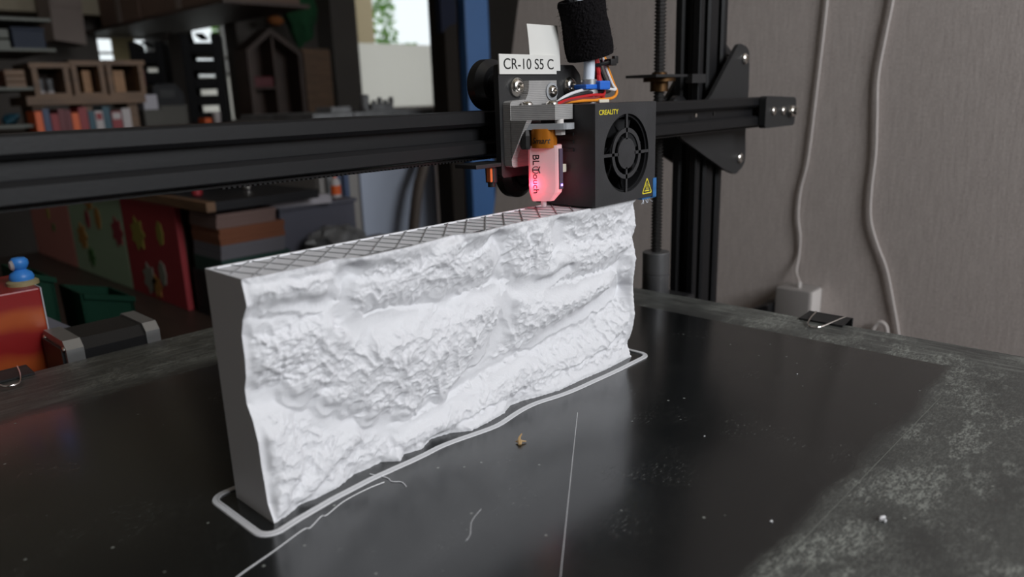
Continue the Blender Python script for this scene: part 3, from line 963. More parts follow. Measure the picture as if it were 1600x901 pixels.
for yy in (SY0 - 0.00012,):
    o1 = [tri.bm.verts.new((tc_[0] + x, yy, tc_[1] + z)) for x, z in P3]
    o2 = [tri.bm.verts.new((tc_[0] + x, yy, tc_[1] + z)) for x, z in Q3]
    for i in range(len(o1)):
        j = (i + 1) % len(o1)
        tri.bm.faces.new((o1[i], o1[j], o2[j], o2[i]))
r_ = bmesh.ops.extrude_face_region(tri.bm, geom=tri.bm.faces[:])
bmesh.ops.translate(tri.bm, vec=(0, 0.00012, 0), verts=[v for v in r_['geom'] if isinstance(v, bmesh.types.BMVert)])
# hot-surface marks: a bar and three heat waves
tri.box(tc_[0] - 0.0020, tc_[0] + 0.0020, SY0 - 0.00012, SY0, tc_[1] - 0.0024, tc_[1] - 0.0019)
for dx in (-0.0010, 0.0, 0.0010):
    tri.tube([(tc_[0] + dx, SY0 - 0.00005, tc_[1] - 0.0016), (tc_[0] + dx + 0.0003, SY0 - 0.00005, tc_[1] - 0.0008), (tc_[0] + dx - 0.0003, SY0 - 0.00005, tc_[1] + 0.0000), (tc_[0] + dx, SY0 - 0.00005, tc_[1] + (0.0008 if dx else 0.0016))], 0.00018, 5, 3)
obj('warning_triangle', tri, M['yellow'], sho, False)
tp = MB()
tp.box(0.2146, 0.2167, SY0 - 0.0003, -0.016, 0.0824, 0.0915, 0.0001)
tp.box(0.2165, 0.2198, -0.0296, -0.016, 0.0816, 0.0912, 0.0003)
tp.box(0.2070, 0.2190, -0.0296, -0.014, 0.0815, 0.0825, 0.0002)
obj('blue_tape', tp, M['blue_tape'], sho, False, label='torn blue masking tape on the lower right corner')
fz = MB()
for k in range(9):
    x0 = 0.207 + 0.012 * random.random()
    fz.tube([(x0, -0.0293, 0.0818), (x0 + random.uniform(-.001, .001), -0.0297, 0.0808), (x0 + random.uniform(-.002, .002), -0.030, 0.0796)], 0.00007, 4, 2)
obj('tape_threads', fz, M['ptfe'], sho, False)
# hot end under the shroud (mostly hidden) and belt clamp at the left
obj('heat_sink', MB().cyl((0.1922, -0.004, 0.098), 0.009, 0.026, seg=24).cyl((0.1922, -0.004, 0.0845), 0.003, 0.0135, seg=12), M['black_plate'], ph)
obj('belt_clamp', MB().box(0.1290, 0.1500, 0.0060, 0.0200, 0.1018, 0.1036, 0.0003), M['black_plate'], ph, False)
hc = obj('sensor_plug', MB().lathe([(0, 0.0925), (0.0018, 0.0925), (0.0018, 0.0945), (0.0027, 0.0946), (0.0028, 0.1018), (0, 0.1018)], (0.1428, 0.0105, 0), 'z', 14), M['black_plastic'], ph)
obj('plug_window', MB().box(0.1395, 0.1410, 0.0078, 0.0105, 0.0950, 0.1015, 0.0004), M['plug_orange'], hc, False, label='orange window of the plug')

# ---- cable harness over the head
ch = thing('cable_harness', 'bundle of wires in a fuzzy black sleeve above the print head', 'cable', (0.20, -0.002, 0.13))
ax0, ax1 = Vector((0.2016, -0.002, 0.1515)), Vector((0.1950, -0.002, 0.1752))
d_ = (ax1 - ax0).normalized()
Q = d_.to_track_quat('Z', 'Y').to_matrix()
sl = MB()
prf = [(0.0098, -0.001), (0.0126, -0.0012), (0.0131, 0.002), (0.0133, 0.010), (0.0131, 0.018), (0.0132, 0.024), (0.0128, 0.0262), (0.0098, 0.0260)]
segs = 96
rg = []
rnd = random.Random(3)
sub = []
for (a, b) in zip(prf[:-1], prf[1:]):
    k = max(1, int(abs(b[1] - a[1]) / 0.0006))
    for i in range(k):
        u = i / k
        sub.append((a[0] * (1 - u) + b[0] * u, a[1] * (1 - u) + b[1] * u))
sub.append(prf[-1])
for r, h in sub:
    ring = []
    for k in range(segs):
        a = 2 * PI * k / segs
        rr = r + rnd.uniform(-0.00022, 0.00042)
        rr *= (1 + 0.03 * math.sin(2 * a + h * 200))
        ring.append(sl.bm.verts.new(ax0 + Q @ Vector((rr * math.cos(a) * 0.86, rr * math.sin(a) * 0.86, h))))
    rg.append(ring)
for a, b in zip(rg[:-1], rg[1:]):
    for k in range(segs):
        sl.bm.faces.new((a[k], a[(k + 1) % segs], b[(k + 1) % segs], b[k]))
slo = obj('loop_sleeve', sl, M['felt'], ch, False, label='black fuzzy hook and loop sleeve')
hair = MB()
for k in range(170):
    a = rnd.uniform(0, 2 * PI); h = rnd.uniform(0, 0.0255)
    p0 = ax0 + Q @ Vector((0.0110 * math.cos(a), 0.0110 * math.sin(a), h))
    n_ = (Q @ Vector((math.cos(a), math.sin(a), 0)))
    p1 = p0 + n_ * 0.0009 + Vector((rnd.uniform(-1, 1), rnd.uniform(-1, 1), rnd.uniform(-1, 1))) * 0.0008
    p2 = p1 + Vector((rnd.uniform(-1, 1), rnd.uniform(-1, 1), rnd.uniform(-1, 1))) * 0.0012
    hair.tube([p0, p1, p2], 0.00005, 3, 2)
obj('fuzz', hair, M['felt'], slo, False, kind='stuff')
lp = ax0 + d_ * 0.0
obj('filament_tube', MB().tube([(0.1979, -0.004, 0.1395), (0.1980, -0.004, 0.150), (0.1950, -0.002, 0.165), (0.1938, -0.002, 0.180), (0.1925, -0.002, 0.21), (0.185, 0.005, 0.26)], 0.0028, 14), M['ptfe'], ch, label='milky white filament tube')
obj('fitting_clip', MB().box(0.1900, 0.2045, -0.0085, -0.0010, 0.1350, 0.1372, 0.0005).box(0.1985, 0.2070, -0.0105, -0.0030, 0.1345, 0.1388, 0.0008), M['blue_clip'], ch, False, label='bright blue tube clip')
obj('pneumatic_fitting', MB().lathe([(0, 0.128), (0.0045, 0.128), (0.0045, 0.1345), (0.0040, 0.1350), (0.0040, 0.1395), (0.0029, 0.1397), (0, 0.1397)], (0.1979, -0.004, 0), 'z', 20), M['alu'], ch)
def wire(name, pts, m, r=0.00075, lab=None):
    obj(name, MB().tube(pts, r, 8), M[m], ch, label=lab)
top = (0.205, -0.001, 0.158)
end = Vector((0.1600, -0.0105, 0.1288))
wire('wire', [top, (0.2110, -0.003, 0.1515), (0.2135, -0.004, 0.1450), (0.2172, -0.005, 0.1372), (0.2185, -0.006, 0.1335), (0.2120, -0.008, 0.1305), (0.1980, -0.009, 0.1298), (0.1850, -0.009, 0.1297), (0.1720, -0.009, 0.1292), (0.1640, -0.0105, 0.1282)], 'w_orange', lab='orange signal wire')
wire('wire', [top, (0.2095, -0.003, 0.1515), (0.2118, -0.004, 0.1450), (0.2160, -0.005, 0.1372), (0.2172, -0.006, 0.1345), (0.2080, -0.006, 0.1352), (0.1980, -0.006, 0.1353), (0.1850, -0.006, 0.1338), (0.1740, -0.007, 0.1313), (0.1650, -0.0085, 0.1275)], 'w_white', lab='white signal wire')
wire('wire', [top, (0.2085, -0.001, 0.1515), (0.2105, -0.002, 0.1440), (0.2140, -0.003, 0.1372), (0.2130, -0.005, 0.1338), (0.2000, -0.007, 0.1336), (0.1850, -0.0075, 0.1322), (0.1740, -0.0085, 0.1304), (0.1630, -0.0095, 0.1278)], 'w_black', 0.0009, 'black signal wire')
wire('wire', [(0.2100, -0.003, 0.1375), (0.2050, -0.008, 0.1325), (0.1960, -0.0085, 0.1322), (0.1850, -0.0085, 0.1314), (0.1740, -0.0090, 0.1302), (0.1650, -0.0105, 0.1285)], 'w_red', lab='red signal wire')
wire('wire', [(0.2100, -0.002, 0.1375), (0.2000, -0.0082, 0.1312), (0.1850, -0.0088, 0.1306), (0.1740, -0.0092, 0.1297), (0.1650, -0.0100, 0.1280)], 'w_brown', lab='maroon signal wire')
wire('wire', [top, (0.2040, -0.003, 0.1500), (0.2050, -0.004, 0.1440), (0.2066, -0.004, 0.1395), (0.2085, -0.004, 0.1340), (0.2100, -0.004, 0.1280)], 'w_red', 0.0012, 'thick red heater wire')
wire('wire', [top, (0.2068, -0.002, 0.1500), (0.2070, -0.003, 0.1445), (0.2055, -0.004, 0.1410), (0.2060, -0.004, 0.1340), (0.2070, -0.003, 0.1280)], 'w_red', 0.0012, 'second red heater wire')
wire('wire', [top, (0.2085, 0.000, 0.1500), (0.2095, 0.000, 0.1420), (0.2110, 0.001, 0.1360), (0.2120, 0.001, 0.1280)], 'w_black', 0.0012, 'thick black wire')
wire('wire', [(0.1985, 0.0, 0.176), (0.1900, 0.002, 0.180), (0.1880, 0.003, 0.190), (0.186, 0.004, 0.23)], 'w_black', 0.0012, 'black wire leaving the top of the sleeve')
wire('wire', [(0.1950, 0.002, 0.174), (0.1885, 0.001, 0.1765), (0.1900, 0.004, 0.186), (0.188, 0.005, 0.23)], 'w_black', 0.0015, 'black wire curling over the sleeve rim')
obj('wire_splice', MB().box(0.1980, 0.2060, -0.0105, -0.0075, 0.1284, 0.1300, 0.0004).box(0.1975, 0.2050, -0.006, -0.004, 0.1330, 0.1340, 0.0003), M['cream'], ch, False)
zt = MB()
zt.tube([(0.2022, -0.0035, 0.1462), (0.2060, -0.0068, 0.1468), (0.2118, -0.0062, 0.1480), (0.2132, -0.001, 0.1485), (0.2080, 0.0025, 0.1475), (0.2030, 0.0010, 0.1464)], 0.0009, 6, 5, True)
zt.box(0.2100, 0.2150, -0.0085, -0.0045, 0.1460, 0.1492, 0.0004)
zt.box(0.2140, 0.2170, -0.0080, -0.0060, 0.1470, 0.1506, 0.0003)
obj('cable_tie', zt, M['black_plastic'], ch, label='black nylon cable tie')

# ================================================================== RELIEF MODEL
L_, H_ = 0.2047, 0.0822
rng = np.random.default_rng(5)
perm = rng.permutation(512)
grad = rng.uniform(0, 2 * PI, 512)
def perlin(x, y, seed=0):
    xi = np.floor(x).astype(int); yi = np.floor(y).astype(int)
    xf, yf = x - xi, y - yi
    u = xf ** 3 * (xf * (xf * 6 - 15) + 10); v = yf ** 3 * (yf * (yf * 6 - 15) + 10)
    def g(ix, iy, dx, dy):
        h = perm[(perm[(ix + seed * 37) % 512] + iy + seed * 91) % 512]
        return np.cos(grad[h]) * dx + np.sin(grad[h]) * dy
    a = g(xi, yi, xf, yf); b = g(xi + 1, yi, xf - 1, yf)
    c = g(xi, yi + 1, xf, yf - 1); d = g(xi + 1, yi + 1, xf - 1, yf - 1)
    return (a * (1 - u) + b * u) * (1 - v) + (c * (1 - u) + d * u) * v
def fbm(x, y, o=4, s=0):
    t = 0; a = 1; f = 1
    for k in range(o):
        t = t + a * perlin(x * f, y * f, s + k); a *= 0.5; f *= 2.03
    return t
def ridged(x, y, o=4, s=0):
    t = 0; a = 1; f = 1; wgt = 1
    for k in range(o):
        n_ = (1 - np.abs(perlin(x * f, y * f, s + k)) * 1.9); n_ = np.clip(n_, 0, 1) ** 2
        t = t + a * n_ * wgt; wgt = np.clip(n_ * 1.4, 0, 1); a *= 0.5; f *= 2.1
    return t
def smooth(a, b, x):
    t = np.clip((x - a) / (b - a), 0, 1); return t * t * (3 - 2 * t)

left_p = np.array([(0.0005, .0256), (.0062, .0229), (.0143, .0223), (.0196, .0218), (.0277, .0217), (.0352, .0198), (.0397, .0172), (.045, .0172), (.0494, .0191), (.056, .02), (.0636, .0199), (.069, .022), (.0739, .0256), (.0768, .0252), (.0808, .0243), (.083, .0243)])
bot_p = np.array([(0.0, .0255), (.0054, .0244), (.0122, .0215), (.0178, .0223), (.0275, .0218), (.0364, .0183), (.0413, .0188), (.0487, .0184), (.0538, .0235), (.0583, .0202), (.0654, .0222), (.0738, .0182), (.0823, .0203), (.0896, .0255), (.0988, .0251), (.1104, .024), (.1182, .0204), (.1259, .0211), (.1346, .0239), (.1453, .0262), (.1633, .0262), (.1805, .0272), (.205, .0262)])
top_p = np.array([(0.0, .0246), (.007, .0258), (.0155, .0255), (.0249, .0264), (.0324, .0235), (.041, .0289), (.0494, .0284), (.0612, .0285), (.0735, .0265), (.086, .0243), (.0954, .0295), (.1166, .0262), (.1404, .0264), (.1652, .0280), (.205, .0280)])
right_p = np.array([(0, .0252), (.0062, .0229), (.0137, .026), (.0217, .0276), (.0392, .0263), (.0522, .028), (.0627, .0255), (.0688, .0275), (.08, .026), (.083, .026)])
lines = [  # (points in x,z ; height at both ends ; is valley)
 ([(-.0027, .0452), (.009, .0398), (.0224, .0318), (.0371, .0213), (.0508, .0143), (.0661, .0114), (.0796, .0134), (.0978, .0178), (.1174, .02), (.1283, .0216), (.1456, .0261), (.1641, .0286), (.1872, .0348), (.2072, .0389)], .0172, .0185, 1),
 ([(.0329, .0583), (.0518, .0571), (.0761, .0566), (.0982, .0566), (.1093, .0562), (.1163, .0575)], .0205, .0185, 1),
 ([(.1087, .0791), (.1113, .0734), (.1164, .0602), (.1167, .049), (.1171, .0404), (.1133, .0356), (.106, .0291), (.0963, .0248)], .0215, .0175, 1),
 ([(-.0005, .0692), (.0081, .0696), (.0194, .0691), (.0327, .0679)], .0215, .0200, 1),
 ([(.0397, .0787), (.0381, .0757), (.0347, .0721), (.0329, .0671), (.0337, .0608)], .0225, .0200, 1),
 ([(.1578, .0566), (.144, .0518), (.1269, .0524), (.1177, .0544)], .021, .0185, 1),
 ([(.1950, .0520), (.1780, .0490), (.1600, .0470), (.1450, .0480)], .0225, .0205, 1),
 ([(.1480, .0790), (.1500, .0720), (.1490, .0640)], .0235, .0225, 1),
 ([(.0331, .0571), (.0287, .0516), (.0255, .0457), (.0177, .0399)], 0.0270, 0.0220, 0),
 ([(.0504, .0442), (.0464, .0394), (.0388, .0363), (.0286, .032)], 0.0300, 0.0215, 0),
 ([(.062, .0408), (.0562, .0378), (.0504, .0297), (.0456, .0213)], 0.0300, 0.0210, 0),
 ([(.0779, .0369), (.0695, .0346), (.0648, .0232), (.0617, .0169)], 0.0300, 0.0210, 0),
 ([(.0930, .0400), (.0850, .0330), (.0800, .0240), (.0790, .0180)], 0.0285, 0.0210, 0),
 ([(.048, .0465), (.0625, .045), (.0782, .0408), (.0885, .0421), (.0995, .0474), (.1070, .0490)], .0285, .0250, 0),
 ([(.0063, .0548), (.0132, .0561), (.0228, .0569), (.0304, .0583)], .0235, .0250, 0),
 ([(.0018, .0778), (.0134, .0764), (.0271, .0735)], .0255, .0265, 0),
 ([(.0419, .0692), (.0587, .0692), (.0762, .0706), (.0954, .0683), (.1045, .0706)], .0255, .0262, 0),
 ([(.0866, .0803), (.0807, .076), (.0772, .0717)], .0265, .0285, 0),
 ([(.1397, .0570), (.1532, .060), (.1723, .0594), (.1877, .0598), (.2012, .062)], .0262, .0275, 0),
 ([(.1305, .0371), (.1482, .0389), (.1647, .0392), (.1877, .0423)], .0272, .0270, 0),
 ([(.1230, .0470), (.1290, .0420), (.1300, .0360)], .0255, .0265, 0),
 ([(.1361, .0763), (.1379, .0676), (.1397, .0590)], .0272, .0265, 0),
 ([(.1240, .0770), (.1250, .0690), (.1260, .0600)], .0265, .0245, 0),
 ([(.005, .0266), (.0081, .0138), (.002, .0023)], .0240, .0262, 0),
 ([(.0364, .0145), (.0253, .0115), (.0117, .0027)], .0205, .0235, 0),
 ([(.0593, .0051), (.0792, .006), (.101, .0076), (.1253, .0116), (.1522, .0102), (.1824, .0114), (.2017, .0217)], .0220, .0262, 0),
]
pts, hs, vseg, low = [], [], [], []
s_off = 0.0
for P, h0, h1, isv in lines:
    P = np.array(P)
    d = np.r_[0, np.cumsum(np.hypot(*np.diff(P, axis=0).T))]
    k = max(3, int(d[-1] / 0.0018))
    t = np.linspace(0, d[-1], k)
    q = np.c_[np.interp(t, d, P[:, 0]), np.interp(t, d, P[:, 1])]
    pts.append(q); hs.append(np.linspace(h0, h1, k)); low.append(np.full(k, bool(isv)))
    if isv:
        vseg.append(np.c_[q, t + s_off]); s_off += d[-1] + 0.037
zz = np.linspace(0, H_, 30); xx = np.linspace(0, L_, 70)
pts += [np.c_[0 * zz, zz], np.c_[0 * zz + L_, zz], np.c_[xx, 0 * xx], np.c_[xx, 0 * xx + H_]]
hs += [np.interp(zz, *left_p.T), np.interp(zz, *right_p.T), np.interp(xx, *bot_p.T), np.interp(xx, *top_p.T)]
low.append(np.ones(200, bool))
PT = np.vstack(pts); HS = np.hstack(hs); LOW = np.hstack(low); VS = np.vstack(vseg)
NX, NZ = 600, 240
gx = np.linspace(0, L_, NX); gz = np.linspace(0, H_, NZ)
GX, GZ = np.meshgrid(gx, gz, indexing='ij')
wx = 0.0018 * fbm(GX * 90, GZ * 90, 3, 11); wz = 0.0018 * fbm(GX * 90, GZ * 90, 3, 17)
edge = np.minimum(np.minimum(GX, L_ - GX), np.minimum(GZ, H_ - GZ))
ew = smooth(0, 0.006, edge)
UX, UZ = GX + wx * ew, GZ + wz * ew
num = np.zeros_like(GX); den = np.zeros_like(GX); num2 = np.zeros_like(GX); den2 = np.zeros_like(GX)
for (a, b), h, lw in zip(PT, HS, LOW):
    d2 = (UX - a) ** 2 + (UZ - b) ** 2 + 2e-7
    wgt = d2 ** -1.5
    num += wgt * h; den += wgt
    if lw:
        num2 += wgt * h; den2 += wgt
base = num / den
dv = np.full_like(GX, 9.0); sv = np.zeros_like(GX)
for a, b, s in VS:
    d2 = (UX - a) ** 2 + (UZ - b) ** 2
    mk = d2 < dv
    dv = np.where(mk, d2, dv); sv = np.where(mk, s, sv)
dv = np.sqrt(dv)
mask = smooth(0.0020, 0.0075, dv)
# sharp crests with branching spurs
rr = random.Random(11)
segs = []
def add_poly(P, h0, h1, k):
    d = np.r_[0, np.cumsum(np.hypot(*np.diff(np.array(P), axis=0).T))]
    for i in range(len(P) - 1):
        segs.append((P[i][0], P[i][1], h0 + (h1 - h0) * d[i] / d[-1], P[i + 1][0], P[i + 1][1], h0 + (h1 - h0) * d[i + 1] / d[-1], k))
    return d
def spurs(P, h0, h1, step, l0, l1, drop, k, level):
    P = np.array(P); d = np.r_[0, np.cumsum(np.hypot(*np.diff(P, axis=0).T))]
    t = step * rr.uniform(0.2, 0.8); side = 1
    while t < d[-1]:
        x, z_ = np.interp(t, d, P[:, 0]), np.interp(t, d, P[:, 1])
        x2, z2 = np.interp(min(d[-1], t + 1e-3), d, P[:, 0]), np.interp(min(d[-1], t + 1e-3), d, P[:, 1])
        x1, z1 = np.interp(max(0, t - 1e-3), d, P[:, 0]), np.interp(max(0, t - 1e-3), d, P[:, 1])
        th = math.atan2(z2 - z1, x2 - x1) + side * (PI / 2 + rr.uniform(-0.45, 0.25))
        ln = rr.uniform(l0, l1); h = h0 + (h1 - h0) * t / d[-1]
        bend = rr.uniform(-0.5, 0.5)
        q = [(x, z_), (x + ln * 0.5 * math.cos(th), z_ + ln * 0.5 * math.sin(th)), (x + ln * 0.5 * (math.cos(th) + math.cos(th + bend)), z_ + ln * 0.5 * (math.sin(th) + math.sin(th + bend)))]
        ha, hb2 = h - 0.00025, h - ln * drop
        add_poly(q, ha, hb2, k)
        if level > 0:
            spurs(q, ha, hb2, step * 0.45, l0 * 0.32, l1 * 0.36, drop * 1.05, k * 1.1, level - 1)
        side = -side; t += step * rr.uniform(0.35, 0.75)
for P, h0, h1, isv in lines:
    if isv: continue
    h0 += 0.0012; h1 += 0.0008
    add_poly(P, h0, h1, 0.62)
    spurs(P, h0, h1, 0.0042, 0.0060, 0.0120, 0.50, 0.86, 1)
ridge = np.full_like(GX, -1.0)
wx2 = 0.0003 * fbm(GX * 400, GZ * 400, 3, 71); wz2 = 0.0003 * fbm(GX * 330, GZ * 330, 3, 77)
RX, RZ = UX + wx2, UZ + wz2
dxg, dzg = gx[1] - gx[0], gz[1] - gz[0]
for x0, z0, h0, x1, z1, h1, k in segs:
    R_ = 0.016
    i0, i1 = max(0, int((min(x0, x1) - R_) / dxg)), min(NX, int((max(x0, x1) + R_) / dxg) + 1)
    j0, j1 = max(0, int((min(z0, z1) - R_) / dzg)), min(NZ, int((max(z0, z1) + R_) / dzg) + 1)
    if i1 <= i0 or j1 <= j0: continue
    X, Z = RX[i0:i1, j0:j1], RZ[i0:i1, j0:j1]
    ex, ez = x1 - x0, z1 - z0
    t = np.clip(((X - x0) * ex + (Z - z0) * ez) / (ex * ex + ez * ez + 1e-12), 0, 1)
    dd = np.hypot(X - x0 - t * ex, Z - z0 - t * ez)
    v_ = h0 + (h1 - h0) * t - k * dd
    ridge[i0:i1, j0:j1] = np.maximum(ridge[i0:i1, j0:j1], v_)
base_lo = 0.55 * base + 0.45 * num2 / den2 - 0.0006 * smooth(0.003, 0.012, dv)
kk = 0.00018
df = np.clip((ridge - base_lo) / kk, -8, 8)
comb = base_lo + kk * np.log1p(np.exp(df))
rg1 = ridged(UX * 150, UZ * 150, 4, 31)
rg2 = fbm(GX * 520, GZ * 520, 3, 41)
hh = base * (1 - ew) + ew * comb + ew * (mask * 0.00080 * (rg1 - 0.55) + (0.10 + 0.90 * mask) * 0.00022 * rg2)
# rough strata on the wide left slope
rough = smooth(0.040, 0.047, GZ) * (1 - smooth(0.060, 0.066, GZ)) * (1 - smooth(0.020, 0.032, GX))
hh += ew * rough * 0.0009 * fbm(GX * 180, GZ * 420, 4, 51)
bl_ = smooth(0, 0.0030, edge)
prof_edge = np.where(GX <= edge + 1e-9, np.interp(GZ, *left_p.T), np.where(L_ - GX <= edge + 1e-9, np.interp(GZ, *right_p.T), np.where(GZ <= edge + 1e-9, np.interp(GX, *bot_p.T), np.interp(GX, *top_p.T))))
prof_edge = prof_edge + np.where(GX <= edge + 1e-9, 0.15, 1.0) * 0.00045 * fbm(GX * 500, GZ * 500, 3, 61)
hh = hh * bl_ + prof_edge * (1 - bl_)
hh = np.clip(hh, 0.0150, 0.0305)

rel = thing('terrain_relief', 'white 3D printed mountain relief standing upright on the black bed', 'print', (0.1, -0.012, 0.0))
V = np.stack([GX, -hh, GZ], -1).reshape(-1, 3)
idx = np.arange(NX * NZ).reshape(NX, NZ)
F = np.stack([idx[:-1, :-1], idx[1:, :-1], idx[1:, 1:], idx[:-1, 1:]], -1).reshape(-1, 4)
me = bpy.data.meshes.new('relief_face')
me.from_pydata(V.tolist(), [], F.tolist())
for p_ in me.polygons: p_.use_smooth = True
obj('relief_face', me, M['white_pla'], rel, label='sculpted mountain and valley front')

# shell: ends, back, floor and the perimeter seen from above
shl = MB()
ht = hh[:, -1]; hb = hh[:, 0]
for ix, x in ((0, 0.0), (NX - 1, L_)):
    f_ = [shl.bm.verts.new((x, -hh[ix, j], gz[j])) for j in range(NZ)]
    b_ = [shl.bm.verts.new((x, 0.0, gz[j])) for j in range(NZ)]
    for j in range(NZ - 1):
        shl.bm.faces.new((f_[j], f_[j + 1], b_[j + 1], b_[j]))
shl.poly([(0, 0, 0), (L_, 0, 0), (L_, 0, H_), (0, 0, H_)])
st = 4
xi = list(range(0, NX, st)) + ([NX - 1] if (NX - 1) % st else [])
TW = 0.0011
DEP = 0.0005
KD = int(round(DEP / (gz[1] - gz[0]))) + 1
hmin = hh[:, -KD:].min(1)
def inner(i):
    x = min(max(gx[i], TW), L_ - TW)
    lo2 = max(0, i - 6); hi2 = min(NX, i + 7)
    return x, -(hmin[lo2:hi2].min() - TW)
for i, j in zip(xi[:-1], xi[1:]):
    shl.poly([(gx[i], -hb[i], 0), (gx[j], -hb[j], 0), (gx[j], 0, 0), (gx[i], 0, 0)])
    a, b = inner(i), inner(j)
    shl.poly([(gx[i], -ht[i], H_), (gx[j], -ht[j], H_), (b[0], b[1], H_), (a[0], a[1], H_)])
    shl.poly([(a[0], a[1], H_), (b[0], b[1], H_), (b[0], b[1], H_ - DEP), (a[0], a[1], H_ - DEP)])
shl.poly([(0, 0, H_), (L_, 0, H_), (L_ - TW, -TW, H_), (TW, -TW, H_)])
for x0, x1, i in ((0, TW, 0), (L_, L_ - TW, NX - 1)):
    yi = inner(i)[1]
    shl.poly([(x0, 0, H_), (x1, -TW, H_), (x1, yi, H_), (x0, -ht[i], H_)])
    shl.poly([(x1, -TW, H_), (x1, yi, H_), (x1, yi, H_ - DEP), (x1, -TW, H_ - DEP)])
shl.poly([(TW, -TW, H_), (L_ - TW, -TW, H_), (L_ - TW, -TW, H_ - DEP), (TW, -TW, H_ - DEP)])
shl.poly([(TW, -TW, H_ - DEP), (L_ - TW, -TW, H_ - DEP), (L_ - TW, -0.024, H_ - DEP), (TW, -0.024, H_ - DEP)])
obj('shell', shl, M['white_pla'], rel, False, label='smooth plain ends and back of the block')
# crossed infill walls seen in the open top
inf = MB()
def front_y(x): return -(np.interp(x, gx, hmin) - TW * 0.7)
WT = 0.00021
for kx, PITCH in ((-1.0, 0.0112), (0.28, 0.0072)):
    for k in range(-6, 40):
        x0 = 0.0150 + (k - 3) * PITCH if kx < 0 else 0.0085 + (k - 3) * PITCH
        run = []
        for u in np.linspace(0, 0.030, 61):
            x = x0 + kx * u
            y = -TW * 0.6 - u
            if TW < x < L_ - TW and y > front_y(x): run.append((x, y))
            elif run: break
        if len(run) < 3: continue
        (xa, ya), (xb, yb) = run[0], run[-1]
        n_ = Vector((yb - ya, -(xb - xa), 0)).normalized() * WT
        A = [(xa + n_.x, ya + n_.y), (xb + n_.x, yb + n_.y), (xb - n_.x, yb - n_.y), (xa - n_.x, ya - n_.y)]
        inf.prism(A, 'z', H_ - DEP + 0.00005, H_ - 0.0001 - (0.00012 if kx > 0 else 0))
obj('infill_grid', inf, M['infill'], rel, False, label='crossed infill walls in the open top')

# ---- skirt around the print
fx = np.linspace(-0.001, 0.209, 60)
fyv = -(np.interp(np.clip(fx, 0, L_), *bot_p.T))
ker = np.ones(7) / 7
fys = np.convolve(np.pad(np.minimum(fyv, -0.0205), 3, 'edge'), ker, 'valid') - 0.0058
path = []
def arc_(cx, cy, r, a0, a1, n=6):
    return [(cx + r * math.cos(a0 + (a1 - a0) * k / n), cy + r * math.sin(a0 + (a1 - a0) * k / n)) for k in range(n + 1)]
path += arc_(-0.0012, 0.0012, 0.0052, PI / 2, PI)
path += arc_(-0.0012, fys[0] + 0.0048, 0.0052, PI, 1.5 * PI)
path += [(a, b) for a, b in zip(fx[2:-4], fys[2:-4])]
path += arc_(0.2062, fys[-1] + 0.0050, 0.0052, 1.5 * PI, 2 * PI)
path += arc_(0.2062, 0.0012, 0.0052, 0, PI / 2)
path = [Vector((a, b, 0)) for a, b in path]
sk = MB()
n = len(path)
rows = []
for i in range(n):
    tdir = (path[(i + 1) % n] - path[i - 1]).normalized()
    nn = Vector((-tdir.y, tdir.x, 0))          # points inwards (path runs counter-clockwise)
    c = path[i]
    rows.append([sk.bm.verts.new(c + nn * 0.0012 + Vector((0, 0, 0.00005))), sk.bm.verts.new(c + nn * 0.0012 + Vector((0, 0, 0.00055))), sk.bm.verts.new(c + nn * 0.0007 + Vector((0, 0, 0.00060))), sk.bm.verts.new(c + nn * 0.0005 + Vector((0, 0, 0.00045))), sk.bm.verts.new(c - nn * 0.0011 + Vector((0, 0, 0.00045))), sk.bm.verts.new(c - nn * 0.0013 + Vector((0, 0, 0.00005)))])
for i in range(n):
    a, b = rows[i], rows[(i + 1) % n]
    for k in range(6):
        sk.bm.faces.new((a[k], b[k], b[(k + 1) % 6], a[(k + 1) % 6]))
tag(obj('print_skirt', sk, M['skirt'], None, False), 'thin white printed skirt line looping around the relief base', 'skirt')

# ---- bits lying on the bed
def strand(label, P, r=0.00022, m='strand'):
    o = obj('plastic_strand', MB().tube([(a, b, r) for a, b in P], r, 6, 5), M[m])
    return tag(o, label, 'strand', 'stray strands on the bed')
strand('kinked white strand along the skirt front, reaching the lower picture edge', [(-.0280, -.0465), (-.0214, -.0428), (-.008, -.0395), (.004, -.0362), (.0065, -.0368), (.0125, -.0338), (.0142, -.0345), (.0230, -.0316), (.0330, -.0310), (.0400, -.0318)], 0.00017)
strand('hair thin straight line running forward from the relief right half', [(.0300, -.1210), (.0396, -.1139), (.0900, -.0776), (.1310, -.0482)], 0.00009)
strand('short curved strand on the bed below the shaving', [(.0501, -.0711), (.0430, -.0740), (.0375, -.0790), (.0342, -.0805)], 0.00007)
strand('small crossing strand over the skirt at its front', [(.0402, -.0229), (.0425, -.0300), (.0420, -.0335), (.0440, -.0365), (.0432, -.0402)], 0.00018)
chp = MB()
chp.tube([(0.0925, -0.0497, 0.0003), (0.0935, -0.0487, 0.0010), (0.0946, -0.0476, 0.0018), (0.0962, -0.0475, 0.0030)], [0.0006, 0.0010, 0.0005, 0.0002], 6, 4)
chp.tube([(0.0938, -0.0486, 0.0008), (0.0930, -0.0470, 0.0006)], [0.0006, 0.0002], 5, 3)
chp.tube([(0.0940, -0.0484, 0.0010), (0.0960, -0.0500, 0.0005)], [0.0006, 0.0002], 5, 3)
tag(obj('plastic_shaving', chp, M['chip']), 'curled straw coloured shaving on the bed before the relief', 'shaving')
